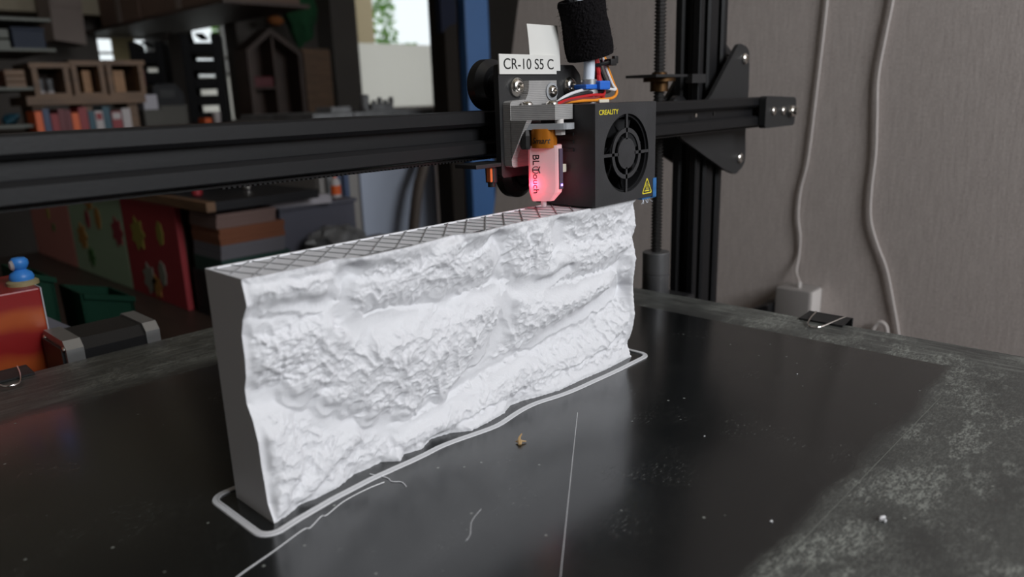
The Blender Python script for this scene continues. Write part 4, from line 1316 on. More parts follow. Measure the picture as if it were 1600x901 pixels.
def crumb(label, x, y, s):
    b = MB()
    bmesh.ops.create_icosphere(b.bm, subdivisions=1, radius=1)
    for v in b.bm.verts:
        v.co = Vector((v.co.x * s * random.uniform(.8, 1.5) + x, v.co.y * s * random.uniform(.6, 1.1) + y, max(0, v.co.z * s * 0.5 + s * 0.35)))
    tag(obj('plastic_crumb', b, M['w_white'], None, False), label, 'crumb', 'crumbs on the bed')
cb = MB()
cb.tube([(0.1262, -0.1725, 0.0005), (0.1275, -0.1722, 0.0007), (0.1290, -0.1728, 0.0005)], 0.0005, 6, 3)
cb.tube([(0.1275, -0.1722, 0.0006), (0.1268, -0.1738, 0.0005)], 0.0005, 6, 3)
tag(obj('plastic_crumb', cb, M['w_white']), 'white forked crumb on the worn right part of the bed', 'crumb', 'crumbs on the bed')
crumb('pale crumb lying at the front rim of the clean area', 0.1043, -0.1468, 0.0006)
crumb('tiny white crumb on the dark bed right of the relief reflection', 0.1450, -0.1010, 0.0004)
crumb('tiny crumb near the right bed edge', 0.2320, -0.1020, 0.0004)

# scratch lines on the worn border
sc = MB()
for a, b in (((0.2437, -0.1605), (0.0778, -0.1578)), ((0.0600, -0.1640), (0.1150, -0.1665))):
    d = (Vector(b) - Vector(a)).normalized(); nn = Vector((-d.y, d.x)) * 0.00012
    sc.poly([(a[0] + nn.x, a[1] + nn.y, 0.00006), (b[0] + nn.x, b[1] + nn.y, 0.00006), (b[0] - nn.x, b[1] - nn.y, 0.00006), (a[0] - nn.x, a[1] - nn.y, 0.00006)])
bedroot = bed
obj('scratch', sc, mat('pale scratch', (0.2, 0.21, 0.19), 0.6), bed, False)

# ================================================================== WALL ITEMS
ad = thing('power_adapter', 'white power adapter plugged low into the grey wall', 'adapter', (0.70, 0.08, -0.10))
obj('adapter_body', MB().box(0.668, 0.6995, 0.0605, 0.0985, -0.140, -0.0790, 0.002), M['adapter_grey'], ad)
obj('adapter_face', MB().box(0.672, 0.6990, 0.0595, 0.0606, -0.138, -0.0805, 0.0004), M['adapter'], ad, label='pale end face')
obj('cable_plug', MB().cyl((0.682, 0.078, -0.079), 0.0022, 0.006, seg=12), M['adapter'], ad)
obj('cable', MB().tube([(0.682, 0.078, -0.073), (0.692, 0.086, -0.064), (0.6975, 0.0868, -0.048), (0.6975, 0.0868, -0.0264), (0.6975, 0.0904, -0.0054), (0.6975, 0.0902, 0.0227), (0.6975, 0.0842, 0.0573), (0.6975, 0.0802, 0.1236), (0.6975, 0.0768, 0.1928), (0.6975, 0.0755, 0.2400), (0.6975, 0.073, 0.40), (0.6975, 0.075, 0.8)], 0.0011, 8), M['wall_cable'], ad, label='thin white cable rising up the wall')
c2 = obj('wall_cable', MB().tube([(0.697, 0.013, 0.8), (0.697, 0.010, 0.40), (0.697, 0.0130, 0.24), (0.697, 0.0136, 0.2107), (0.697, 0.0167, 0.182), (0.697, 0.0206, 0.1405), (0.697, 0.0185, 0.1036), (0.697, 0.0164, 0.066), (0.697, 0.0173, 0.0338), (0.697, 0.0157, 0.0011), (0.697, 0.0072, -0.0247), (0.697, -0.0043, -0.0502), (0.697, -0.0135, -0.0828), (0.697, -0.0233, -0.1224), (0.694, -0.027, -0.150)], 0.0014, 8), M['wall_cable'])
tag(c2, 'pale cable hanging in a wavy line down the right wall', 'cable')
lpc = obj('wall_cable', MB().tube([(0.694, 0.004, -0.152), (0.694, 0.0021, -0.1191), (0.694, -0.0013, -0.1085), (0.694, -0.0075, -0.1070), (0.694, -0.0122, -0.1162), (0.694, -0.015, -0.150)], 0.0020, 8), M['wall_cable'])
tag(lpc, 'small loop of pale cable peeping over the right bed edge', 'cable')
bp = obj('black_plug', MB().prism(rounded([(0.1260, -0.118), (0.1215, -0.106), (0.1000, -0.0965), (0.1000, -0.120)], 0.003), 'x', 0.655, 0.6995), M['black_plastic'], None, False)
tag(bp, 'black plug on the wall left of the white adapter', 'plug')

# ================================================================== BEHIND THE BED
mo = thing('stepper_motor', 'black stepper motor with silver end caps behind the bed', 'motor', (0.035, 0.24, -0.0345))
def octo(y0, y1, z0, z1, c): return [(y0 + c, z0), (y1 - c, z0), (y1, z0 + c), (y1, z1 - c), (y1 - c, z1), (y0 + c, z1), (y0, z1 - c), (y0, z0 + c)]
obj('motor_body', MB().prism(octo(0.2195, 0.2605, -0.0340, 0.0070, 0.0055), 'x', 0.0200, 0.0540), M['black_plastic'], mo, False)
e1 = obj('end_cap', MB().prism(octo(0.2185, 0.2615, -0.0345, 0.0080, 0.0045), 'x', 0.0110, 0.0200), M['alu'], mo, False, label='silver end cap')
obj('end_cap', MB().prism(octo(0.2185, 0.2615, -0.0345, 0.0080, 0.0045), 'x', 0.0540, 0.0620), M['alu'], mo, False, label='silver end cap')
for yy, zz in ((0.2225, 0.003), (0.2575, 0.003), (0.2225, -0.030), (0.2575, -0.030)):
    bolt('screw', (0.0110, yy, zz), 0.0018, mo, 'x-')
obj('rear_plate', MB().box(0.0095, 0.0110, 0.2225, 0.2575, -0.030, 0.0035), M['black_plate'], mo, False)

rb = thing('red_box', 'red box with orange bands standing behind the bed at left', 'box', (-0.03, 0.29, BZ))
obj('carton_body', MB().box(-0.075, 0.0145, 0.262, 0.318, BZ, 0.0325, 0.001), M['red_card'], rb, False)
obj('side_edge', MB().box(0.0145, 0.0152, 0.262, 0.318, BZ, 0.0325), M['paper'], rb, False, label='white cut edge')
fg = thing('toy_figure', 'small bright blue figure on a straw coloured base atop the red box', 'toy', (0.0095, 0.285, 0.0325))
fgx, fgy = 0.0105, 0.280
obj('base', MB().lathe([(0, 0.0325), (0.0085, 0.0325), (0.0085, 0.0345), (0.007, 0.0355), (0, 0.0355)], (fgx, fgy, 0), 'z', 20), M['figure_base'], fg)
obj('body', MB().lathe([(0, 0.0353), (0.0062, 0.0353), (0.0066, 0.0372), (0.0058, 0.0395), (0.0035, 0.0412), (0.0030, 0.0418), (0.0040, 0.0428), (0.0050, 0.0450), (0.0048, 0.0472), (0.0034, 0.0488), (0, 0.0494)], (fgx, fgy, 0), 'z', 24), M['figure_blue'], fg)
obj('face_mask', MB().lathe([(0, 0), (0.0024, 0.0006), (0.0034, 0.002), (0, 0.004)], (fgx - 0.0058, fgy - 0.0010, 0.0448), 'x', 14), M['bk_white'], fg, label='pale patch on the head side')
fg2 = obj('toy_figure', MB().lathe([(0, 0.0325), (0.005, 0.0325), (0.0052, 0.036), (0.0035, 0.042), (0.0040, 0.046), (0.003, 0.050), (0, 0.0515)], (-0.0035, 0.300, 0), 'z', 16), mat('navy plastic', (0.02, 0.02, 0.16), 0.4))
tag(fg2, 'dark navy figure half hidden at the left picture edge', 'toy')
ws = obj('folded_sheet', MB().prism([(0.0160, -0.010), (0.0205, 0.0085), (0.0430, -0.010)], 'y', 0.295, 0.298), M['paper_grey'], None, False)
ws.location = (0, 0, 0)
tag(ws, 'grey folded sheet leaning between the red box and the motor', 'paper')
def tub(label, x0, x1, y0, y1, ztop, slant):
    t = thing('green_tub', label, 'tub', ((x0 + x1) / 2, (y0 + y1) / 2, BZ), 'green tubs on the bench')
    b = MB()
    i_ = 0.005
    o_ = [(x0, y0), (x1, y0), (x1, y1), (x0, y1)]
    b.box(x0, x1, y0, y1, BZ, BZ + 0.003)
    for (a0, a1, c0, c1, dz0) in ((x0, x1, y0, y0 + 0.003, 0), (x0, x1, y1 - 0.003, y1, 0), (x0, x0 + 0.003, y0, y1, 0), (x1 - 0.003, x1, y0, y1, 0)):
        b.box(a0, a1, c0, c1, BZ, ztop)
    for v in b.bm.verts:
        if v.co.z > BZ + 0.01:
            v.co.z -= slant * (v.co.x - x0) / (x1 - x0)
            v.co.x += (v.co.x - (x0 + x1) / 2) * 0.12
    obj('tub_wall', b, M['green_tub'], t, False)
    obj('rim', MB().box(x0 - 0.006, x1 + 0.006, y0 - 0.003, y0, ztop - 0.006, ztop - 0.001) if not slant else MB().prism([(x0, ztop), (x1 + 0.003, ztop - slant), (x1 + 0.003, ztop - slant - 0.005), (x0, ztop - 0.005)], 'y', y0 - 0.003, y0), M['green_tub'], t, False)
tub('dark green tub behind the stepper motor', 0.102, 0.142, 0.50, 0.56, -0.028, 0.012)
tub('narrow dark green tub behind the red box', 0.062, 0.085, 0.52, 0.58, -0.003, 0.010)

# ---- coloured cabinet on the bench
cb_ = thing('display_cabinet', 'low cabinet faced with pink, mint and red panels', 'cabinet', (0.5, 1.1, BZ))
obj('cabinet_top', MB().box(0.330, 0.485, 0.705, 1.56, 0.0, 0.012, 0.001), M['machine'], cb_, False)
obj('edge_strip', MB().box(0.318, 0.330, 0.705, 1.56, 0.0, 0.0125), M['oak'], cb_, False, label='brown wooden edge strip')
obj('carcass', MB().box(0.335, 0.485, 0.835, 1.56, BZ, 0.0).box(0.45, 0.485, 0.812, 0.835, BZ, 0.0), M['dark_wood'], cb_, False)
for nm, y0, y1, mm in (('pink', 1.306, 1.556, 'pink'), ('mint', 1.036, 1.302, 'mint'), ('red', 0.826, 1.032, 'red')):
    pn = obj('front_panel', MB().box(0.325, 0.334, y0, y1, BZ, -0.001, 0.001), M[mm], cb_, False, label=nm + ' panel decorated with paper cut-outs')
    shapes = {'pink': [(0.50, 0.62, .018, 'cut_yellow', 1), (0.42, 0.45, .010, 'cut_dark', 0)],
              'mint': [(0.78, 0.45, .030, 'cut_orange', 0), (0.62, 0.68, .026, 'cut_red', 1), (0.42, 0.72, .030, 'cut_orange', 1), (0.66, 0.22, .022, 'cut_dark', 2), (0.10, 0.62, .030, 'cut_red', 2), (0.55, 0.95, .03, 'cut_orange', 0)],
              'red': [(0.72, 0.66, .032, 'cut_yellow', 0), (0.30, 0.72, .028, 'cut_yellow', 1), (0.62, 0.20, .030, 'cut_pale', 2), (0.36, 0.30, .030, 'cut_pale', 1), (0.50, 0.14, .022, 'cut_orange', 0)]}[nm]
    for (fy, fz_, r, cm, kind) in shapes:
        yy = y0 + fy * (y1 - y0); z_ = BZ + fz_ * 0.15
        q = []
        for k in range(14):
            a = 2 * PI * k / 14
            rr = r * (0.75 + 0.35 * (k % 2) * (1 if kind != 1 else 0.3))
            q.append((yy + rr * math.cos(a) * (0.5 if kind == 1 else 0.8), z_ + rr * 0.8 * math.sin(a)))
        obj('paper_cutout', MB().prism(q, 'x', 0.3238, 0.325), M[cm], pn, False)

pst = []
def slab(label, x0, x1, y0, y1, z0, z1, m, grp='paper reams in the cabinet bay', rot=0.0):
    b = MB()
    rows_ = max(1, int((z1 - z0) / 0.006))
    for k in range(rows_):
        j = random.uniform(-.0012, .0012)
        h = (z1 - z0) / rows_
        b.box(x0 + j, x1 + j, y0 - j, y1 - j, z0 + k * h, z0 + (k + 1) * h - 0.0002)
    o = obj('paper_ream', b, M[m], None, False)
    return tag(o, label, 'paper', grp)
st_ = thing('storage_carton', 'dark low carton under the stack of coloured paper', 'box', (0.42, 0.75, BZ))
obj('carton_body', MB().box(0.332, 0.445, 0.712, 0.808, BZ, -0.0885), M['machine'], st_, False)
obj('carton_lip', MB().box(0.330, 0.447, 0.710, 0.712, -0.094, -0.0885), M['machine'], st_, False)
slab('dark green ream, lowest of the paper stack', 0.334, 0.436, 0.715, 0.80, -0.0885, -0.068, 'paper_green')
slab('white ream above the green one in the paper stack', 0.335, 0.430, 0.717, 0.80, -0.068, -0.048, 'paper_grey')
slab('orange ream in the middle of the paper stack', 0.336, 0.432, 0.716, 0.80, -0.048, -0.0255, 'paper_orange')
slab('pink ream, topmost of the paper stack', 0.334, 0.420, 0.718, 0.80, -0.0255, -0.006, 'paper_pink')
# table right of the cabinet for the papers and tools
sd = thing('side_table', 'dark low side table right of the paper stack', 'table', (0.56, 0.70, BZ))
obj('table_top', MB().box(0.452, 0.66, 0.62, 0.805, -0.100, -0.090), M['bench'], sd, False)
for a in (0.46, 0.64):
    for b in (0.63, 0.79):
        obj('leg', MB().box(a, a + 0.012, b, b + 0.012, BZ, -0.100), M['bench'], sd, False)
gb = MB()
bmesh.ops.create_icosphere(gb.bm, subdivisions=3, radius=1)
for v in gb.bm.verts:
    c = v.co.copy()
    k = 1 + 0.25 * math.sin(c.x * 7 + c.z * 5) * math.cos(c.y * 6 + 1) + 0.10 * math.sin(c.z * 17 + c.x * 9)
    v.co = Vector((0.500 + c.x * 0.044 * k, 0.70 + c.y * 0.03 * k, max(-0.0898, -0.070 + c.z * 0.026 * k)))
tag(obj('crumpled_cloth', gb, M['clutter']), 'crumpled grey cloth beside the stack of coloured paper', 'cloth')
fb = thing('file_box', 'dark blue grey file box under white sheets', 'box', (0.54, 0.78, -0.09))
obj('box_body', MB().box(0.440, 0.570, 0.742, 0.800, -0.0900, -0.0180, 0.001), mat('slate card', (0.075, 0.075, 0.10), 0.7), fb, False)
obj('box_lid', MB().box(0.438, 0.573, 0.738, 0.803, -0.0180, -0.0125, 0.001), mat('slate lid', (0.09, 0.09, 0.115), 0.7), fb, False)
shs = MB()
for k in range(5):
    T = Matrix.Translation((0.470, 0.765, -0.0124 + k * 0.0020)) @ Matrix.Rotation(0.1 * k - 0.2, 4, 'Z')
    shs.box(-0.055, 0.055, -0.030, 0.030, 0, 0.0018, mat=T)
tag(obj('paper_sheets', shs, M['paper'], None, False), 'fanned white sheets lying on the slate file box', 'paper')
# tools on the cabinet top
tl_ = thing('camera_drum', 'dark drum shaped gadget with shiny cap on the cabinet top', 'gadget', (0.47, 0.86, 0.012))
obj('drum', MB().cyl((0.446, 0.88, 0.012), 0.032, 0.030, seg=28, bev=0.004), M['machine'], tl_)
obj('shiny_cap', MB().cyl((0.425, 0.80, 0.012), 0.008, 0.014, seg=16, bev=0.003), M['steel'], tl_, label='small shiny metal cap')
tg = obj('toolbox', MB().box(0.345, 0.400, 0.86, 0.93, 0.012, 0.045, 0.003), M['machine'], None, False)
tag(tg, 'charcoal toolbox on the cabinet top left of the drum', 'box')
rd = obj('red_peg', MB().cyl((0.350, 0.800, 0.012), 0.007, 0.012, seg=14, bev=0.002), M['bk_red'])
tag(rd, 'small red peg on the cabinet top edge', 'peg')
gb2 = thing('glue_bottle', 'white glue bottle with orange label on the slate box', 'bottle', (0.585, 0.775, -0.0125))
obj('bottle_body', MB().lathe([(0, -0.0125), (0.008, -0.0125), (0.008, 0.012), (0.0035, 0.018), (0, 0.018)], (0.560, 0.775, 0), 'z', 16), M['bk_white'], gb2)
obj('bottle_label', MB().lathe([(0.0082, -0.008), (0.0082, 0.006)], (0.560, 0.775, 0), 'z', 16), M['orange'], gb2)
obj('nozzle', MB().lathe([(0.0032, 0.018), (0.001, 0.027), (0, 0.027)], (0.560, 0.775, 0), 'z', 12), M['orange'], gb2)

# ---- blue-grey cupboard and its neighbours
def cupboard(name, label, x0, x1, y0, y1, z1, m, doors):
    t = thing(name, label, 'cupboard', ((x0 + x1) / 2, (y0 + y1) / 2, ZF))
    obj('carcass', MB().box(x0, x1, y0 + 0.012, y1, ZF, z1 - 0.012), M[m], t, False)
    obj('cupboard_top', MB().box(x0, x1, y0, y1, z1 - 0.012, z1, 0.001), M['clutter'], t, False)
    wd = (x1 - x0) / doors
    for k in range(doors):
        dn = obj('door', MB().box(x0 + k * wd + 0.001, x0 + (k + 1) * wd - 0.001, y0, y0 + 0.012, ZF + 0.05, z1 - 0.014, 0.001), M[m], t, False)
        obj('handle', MB().box(x0 + (k + 1) * wd - 0.02, x0 + (k + 1) * wd - 0.014, y0 - 0.006, y0, -0.35, -0.25), M['alu'], dn, False)
    return t
cupboard('cupboard', 'pale blue grey cupboard behind the leaning brown stick', 0.836, 1.052, 1.10, 1.40, 0.112, 'cab_blue', 1)
cupboard('cupboard', 'narrow warm grey cupboard left of the blue grey one', 0.735, 0.833, 1.10, 1.40, 0.112, 'cab_grey', 1)
for k in range(3):
    bx = 0.748 + k * 0.020
    tag(obj('hanging_binder', MB().box(bx, bx + 0.012, 1.088, 1.099, -0.075 - 0.01 * k, 0.06, 0.001), M['bk_blue'] if k else M['clutter'], None, False),
        ['grey strip hung on the narrow grey cupboard front, leftmost of three', 'navy strip hung in the middle of the narrow cupboard front', 'navy strip hung at the right of the narrow cupboard front'][k], 'strip', 'strips on the narrow cupboard')
stk = MB().tube([(0.775, 1.03, ZF), (0.934, 1.055, -0.1625), (0.985, 1.068, -0.019), (1.028, 1.078, 0.08)], 0.0125, 10, 4)
tag(obj('wooden_stick', stk, mat('brown grey wood', (0.10, 0.075, 0.062), 0.6)), 'brown wooden stick leaning against the blue grey cupboard', 'stick')
# clutter on the cupboard
en = thing('model_engine', 'grey mechanical model lying on the cupboard before the window', 'model', (0.93, 1.2, 0.112))
obj('engine_block', MB().box(0.905, 0.965, 1.13, 1.18, 0.112, 0.128, 0.004), M['clutter'], en, False)
obj('cylinder_head', MB().cyl((0.900, 1.15, 0.112), 0.010, 0.036, seg=16, bev=0.003), M['clutter'], en)
for k in range(4):
    obj('fin', MB().cyl((0.925 + k * 0.016, 1.15, 0.127), 0.0055, 0.008 + 0.006 * (k % 2), seg=12, bev=0.001), M['clutter'], en)
obj('base_plate', MB().box(0.88, 0.99, 1.12, 1.20, 0.112, 0.115), M['clutter'], en, False)
tag(obj('small_box', MB().box(0.800, 0.850, 1.13, 1.19, 0.112, 0.124, 0.002), M['clutter'], None, False), 'flat grey box on the cupboard left of the model', 'box')
# post, dark door frame and boxes right of it
bpst = thing('blue_post', 'blue painted square post rising right of the window', 'post', (1.11, 1.02, ZF))
obj('post_shaft', MB().box(1.074, 1.147, 1.0, 1.06, ZF, ZC - 0.005, 0.003), M['blue_post'], bpst, False)
obj('base_plate', MB().box(1.062, 1.159, 0.988, 1.072, ZF, ZF + 0.012), M['blue_post'], bpst, False)
dfm = obj('door_jamb', MB().box(1.030, 1.072, 1.02, 1.07, ZF, ZC - 0.005), M['frame_dark'], None, False)
tag(dfm, 'dark brown door jamb directly left of the blue post', 'jamb')
nv = obj('navy_cloth', MB().prism([(1.005, 0.385), (1.050, 0.385), (1.050, 0.290), (1.030, 0.285), (1.006, 0.268)], 'y', 1.002, 1.019), M['blue_dark'], None, False)
tag(nv, 'navy cloth hanging on the dark jamb beside the post', 'cloth')
pb2 = thing('pale_carton', 'pale carton standing between the cupboard and the dark jamb', 'box', (1.2, 1.35, ZF))
obj('carton_body', MB().box(1.17, 1.27, 1.32, 1.42, ZF + 0.75 * 0, 0.0), M['carton_pale'], pb2, False)
obj('carton_tape', MB().box(1.1685, 1.17, 1.36, 1.38, -0.30, 0.0), M['carton'], pb2, False)

# ---- long table at the back left with crates, books, trays
TZ = 0.090
bt_ = thing('back_table', 'long dark table at the back left under the crates', 'table', (0.6, 1.8, ZF))
obj('table_top', MB().box(-0.27, 0.98, 1.58, 2.05, TZ - 0.025, TZ, 0.002), M['dark_wood'], bt_, False)
for a in (0.08, 0.91):
    for b in (1.62, 1.98):
        obj('leg', MB().box(a, a + 0.04, b, b + 0.04, ZF, TZ - 0.025), M['dark_wood'], bt_, False)
# plank raised on blocks, carrying three crates
pk = thing('crate_plank', 'brown plank on blocks carrying three wooden crates', 'plank', (0.5, 1.72, TZ))
obj('board', MB().box(0.385, 0.635, 1.665, 1.80, 0.147, 0.166), M['oak'], pk, False)
for a in (0.40, 0.50, 0.60):
    obj('block', MB().box(a, a + 0.022, 1.69, 1.78, TZ, 0.147), M['oak'], pk, False)
def crate(label, x0, x1, z1, m, back):
    t = thing('wooden_crate', label, 'crate', ((x0 + x1) / 2, 1.73, 0.166), 'wooden crates in a row')
    y0, y1 = 1.668, 1.79
    for a in (x0, x1 - 0.011):
        obj('side_board', MB().box(a, a + 0.011, y0, y1, 0.166, z1), M[m], t, False)
    obj('roof_board', MB().box(x0 - 0.004, x1 + 0.004, y0 - 0.003, y1, z1, z1 + 0.011), M[m], t, False)
    obj('bottom_board', MB().box(x0 + 0.011, x1 - 0.011, y0, y1, 0.166, 0.172), M[m], t, False)
    obj('back_board', MB().box(x0 + 0.011, x1 - 0.011, y1 - 0.006, y1, 0.172, z1), M[back], t, False)
    return t
crate('leftmost open wooden crate in the row, holding two jars', 0.405, 0.478, 0.226, 'oak', 'dark_wood')
crate('middle open wooden crate in the row of three', 0.484, 0.552, 0.231, 'oak', 'dark_wood')
crate('rightmost wooden crate in the row, next to the small window', 0.558, 0.640, 0.233, 'oak', 'dark_wood')
for k, xx in enumerate((0.428, 0.447)):
    j = thing('glass_jar', ['left', 'right'][k] + ' grey jar with white foot in the leftmost crate', 'jar', (xx, 1.71, 0.172), 'jars in the crate')
    obj('jar_body', MB().cyl((xx, 1.71, 0.178), 0.0075, 0.026, seg=14, bev=0.001), M['clutter'], j)
    obj('jar_foot', MB().cyl((xx, 1.71, 0.172), 0.0078, 0.006, seg=14), M['bk_white'], j)
for k, (x0, x1) in enumerate(((0.515, 0.532), (0.582, 0.606))):
    tag(obj('wood_offcut', MB().box(x0, x1, 1.70, 1.76, 0.172, 0.222), M['oak_orange'], None, False), ['orange brown offcut standing in the middle crate', 'orange brown offcut standing in the rightmost crate'][k], 'offcut', 'offcuts in the crates')
# books in front of the crates
bks = [(0.374, 0.387, 'orange', 'orange'), (0.389, 0.401, 'bk_blue', 'slate blue'), (0.403, 0.417, 'bk_red', 'red'), (0.418, 0.431, 'bk_dred', 'maroon'), (0.432, 0.442, 'bk_dred', 'thin maroon'),
       (0.4435, 0.457, 'orange', 'bright orange'), (0.458, 0.475, 'bk_red', 'thick red'), (0.4765, 0.489, 'bk_teal', 'teal'), (0.490, 0.506, 'bk_white', 'red and white'), (0.507, 0.522, 'bk_teal', 'dark teal'), (0.524, 0.545, 'bk_red', 'broad red'), (0.547, 0.565, 'bk_white', 'whitish')]
for k, (x0, x1, mm, cn) in enumerate(bks):
    hgt = 0.044 + 0.006 * math.sin(k * 2.3)
    t = thing('book', cn + ' book ' + ['at the left end of the row of books', 'right of the orange end book', 'right of the slate blue book', 'right of the first red book', 'left of the bright orange book', 'sixth in the row of books', 'right of the bright orange book', 'right of the thick red book', 'in the right half of the row of books', 'left of the broad red book', 'near the right end of the row of books', 'at the right end of the row of books'][k], 'book', ((x0 + x1) / 2, 1.61, TZ), 'books in front of the crates')
    obj('cover', MB().box(x0, x0 + 0.0012, 1.585, 1.645, TZ, TZ + hgt).box(x1 - 0.0012, x1, 1.585, 1.645, TZ, TZ + hgt).box(x0, x1, 1.5838, 1.585, TZ, TZ + hgt), M[mm], t, False)
    obj('pages', MB().box(x0 + 0.0013, x1 - 0.0013, 1.586, 1.643, TZ + 0.001, TZ + hgt - 0.0015), M['bk_white'], t, False)
    if k in (8, 10):
        obj('spine_label', MB().box(x0 + 0.002, x1 - 0.002, 1.5830, 1.5838, TZ + 0.022, TZ + 0.036), M['bk_white'] if k == 10 else M['bk_red'], t, False)
# boxes, machine, tray towers
def simple_box(name, label, cat, x0, x1, y0, y1, z0, z1, m, lid=True):
    t = thing(name, label, cat, ((x0 + x1) / 2, (y0 + y1) / 2, z0))
    obj('box_body', MB().box(x0, x1, y0, y1, z0, z1 - (0.006 if lid else 0), 0.001), M[m], t, False)
    if lid: obj('lid', MB().box(x0 - 0.0015, x1 + 0.0015, y0 - 0.0015, y1 + 0.0015, z1 - 0.006, z1, 0.001), M[m], t, False)
    return t
simple_box('grey_box', 'wide grey box on the back table left of the tray tower', 'box', 0.690, 0.755, 1.72, 1.79, TZ, 0.138, 'box_grey')
simple_box('grey_box', 'narrower grey box right of the books on the back table', 'box', 0.640, 0.684, 1.70, 1.77, TZ, 0.130, 'box_grey')
simple_box('white_packet', 'small white and yellow packet lying on the grey box', 'packet', 0.646, 0.680, 1.71, 1.76, 0.130, 0.166, 'paper', False)
mc = thing('desktop_machine', 'charcoal desktop machine between the grey boxes and tray tower', 'machine', (0.77, 1.86, TZ))
obj('housing', MB().prism(rounded([(0.715, TZ), (0.800, TZ), (0.800, 0.170), (0.780, 0.196), (0.722, 0.192)], 0.008), 'y', 1.83, 1.90), M['machine'], mc, False)
obj('display', MB().box(0.735, 0.775, 1.8275, 1.83, 0.160, 0.180), M['ink'], mc, False)
def tower(label, cx, w_, z1, n_, y0, m='tray_black'):
    """letter trays open front and back, turned to look through"""
    t = thing('tray_tower', label, 'tray tower', (cx, y0, TZ), 'black letter tray towers')
    t.rotation_euler = (0, 0, -0.52)
    x0, x1, y1 = cx - w_ / 2, cx + w_ / 2, y0 + 0.16
    h = (z1 - TZ) / n_
    sw_ = w_ * 0.22
    for a in (x0, x1 - sw_):
        obj('side_wall', MB().box(a, a + sw_, y0, y1, TZ, z1, 0.002), M[m], t, False)
    for k in range(n_):
        zz = TZ + k * h
        obj('tray', MB().box(x0 + sw_, x1 - sw_, y0, y1, zz, zz + h * 0.60, 0.002), M[m], t, False)
    for k in range(3):
        obj('tray_corner', MB().box(x0 + k * w_ * 0.40, x0 + k * w_ * 0.40 + w_ * 0.2, y0, y1, z1, z1 + 0.006), M[m], t, False)
    return t
tower('tall black stack of letter trays before the bright window', 0.850, 0.098, 0.318, 5, 1.80)
tower('lower black stack of letter trays left of the tall one', 0.780, 0.085, 0.308, 4, 1.99)
tag(obj('red_folder', MB().box(0.742, 0.752, 1.95, 2.03, TZ, 0.235), M['bk_dred'], None, False), 'dark red folder standing left of the lower tray stack', 'folder')
ob = obj('orange_block', MB().box(0.790, 0.808, 1.70, 1.74, TZ, 0.104, 0.002), M['orange'], None, False)
tag(ob, 'small orange block on the table before the tray tower', 'block')
wc = obj('white_cup', MB().lathe([(0, TZ), (0.009, TZ), (0.011, 0.118), (0.010, 0.118), (0.0085, TZ + 0.002), (0, TZ + 0.002)], (0.832, 1.72, 0), 'z', 18), M['bk_white'])
tag(wc, 'white cup on the back table in front of the tall tray stack', 'cup')

# ---- shelf unit at the left
su = thing('shelf_unit', 'grey shelf unit at the far left of the picture', 'shelf', (0.2, 1.75, TZ))
for zz, x1 in ((0.108, 0.372), (0.184, 0.385), (0.262, 0.440), (0.322, 0.440)):
    obj('shelf_board', MB().box(-0.25, x1, 1.60, 1.90, zz - 0.006, zz), M['shelf_metal'], su, False)
for a in (-0.25, 0.355):
    obj('upright', MB().box(a, a + 0.012, 1.88, 1.90, TZ, 0.33), M['shelf_metal'], su, False)
bt_top = None
bbx = simple_box('blue_crate', 'dark blue crate on the upper shelf at left', 'crate', 0.372, 0.432, 1.63, 1.75, 0.262, 0.306, 'navy_crate')
for k, zz in enumerate((0.262, 0.283)):
    tag(obj('document_tray', MB().box(0.28, 0.366, 1.63, 1.78, zz, zz + 0.018, 0.002), M['shelf_metal'], None, False), ['lower pale document tray beside the blue crate', 'upper pale document tray beside the blue crate'][k], 'tray', 'trays beside the blue crate')
tag(obj('red_roll', MB().cyl((0.330, 1.68, 0.184), 0.014, 0.062, seg=18, bev=0.002), M['bk_dred']), 'dark red roll standing on the shelf at the left edge', 'roll')
for k in range(3):
    tag(obj('wood_block', MB().box(0.347, 0.384, 1.64, 1.70, 0.184 + k * 0.0125, 0.1955 + k * 0.0125, 0.001), M['oak'], None, False), ['lowest of three wood blocks stacked on the shelf', 'middle one of three wood blocks on the shelf', 'topmost of three wood blocks on the shelf'][k], 'block', 'wood blocks on the shelf')
yb_ = MB()
for k in range(6):
    yb_.tube([(0.345 + 0.012 * math.cos(a + k) + 0.003, 1.66 + 0.012 * math.sin(a), 0.120 + 0.008 * math.sin(a * 1.3 + k)) for a in np.linspace(0, 2 * PI, 9)[:-1]], 0.0035, 6, 3, True)
tag(obj('teal_yarn', yb_, M['bk_teal']), 'coil of teal yarn on the lower shelf at left', 'yarn')
tag(obj('orange_tube', MB().cyl((0.318, 1.66, 0.108), 0.006, 0.032, seg=12, bev=0.002), M['orange']), 'orange tube at the left end of the lower shelf', 'tube')

# ---- high shelf with cartons along the left-centre
hs_ = thing('high_shelf', 'high brown shelf running toward the back wall', 'shelf', (1.2, 2.6, 0.45))
obj('shelf_board', MB().box(1.055, 1.36, 2.05, 3.30, 0.440, 0.452), M['dark_wood'], hs_, False)
obj('bracket', MB().prism([(3.30, 0.440), (3.30, 0.36), (3.285, 0.36), (3.05, 0.432), (3.05, 0.440)], 'x', 1.30, 1.315), M['dark_wood'], hs_, False)
for k, (y0, y1, z1) in enumerate(((2.06, 2.68, 0.66), (2.70, 3.09, 0.64))):
    t = thing('long_carton', ['near long brown carton lying on the high shelf', 'far brown carton lying on the high shelf'][k], 'box', (1.2, (y0 + y1) / 2, 0.452), 'cartons on the high shelf')
    obj('carton_body', MB().box(1.06, 1.33, y0, y1, 0.452, z1, 0.003), M['carton'], t, False)
    obj('carton_tape', MB().box(1.0585, 1.06, (y0 + y1) / 2 - 0.02, (y0 + y1) / 2 + 0.02, 0.452, z1), M['carton_pale'], t, False)
pc = thing('pale_carton', 'pale carton hung high left of the brown cartons', 'box', (0.88, 2.9, 0.38))
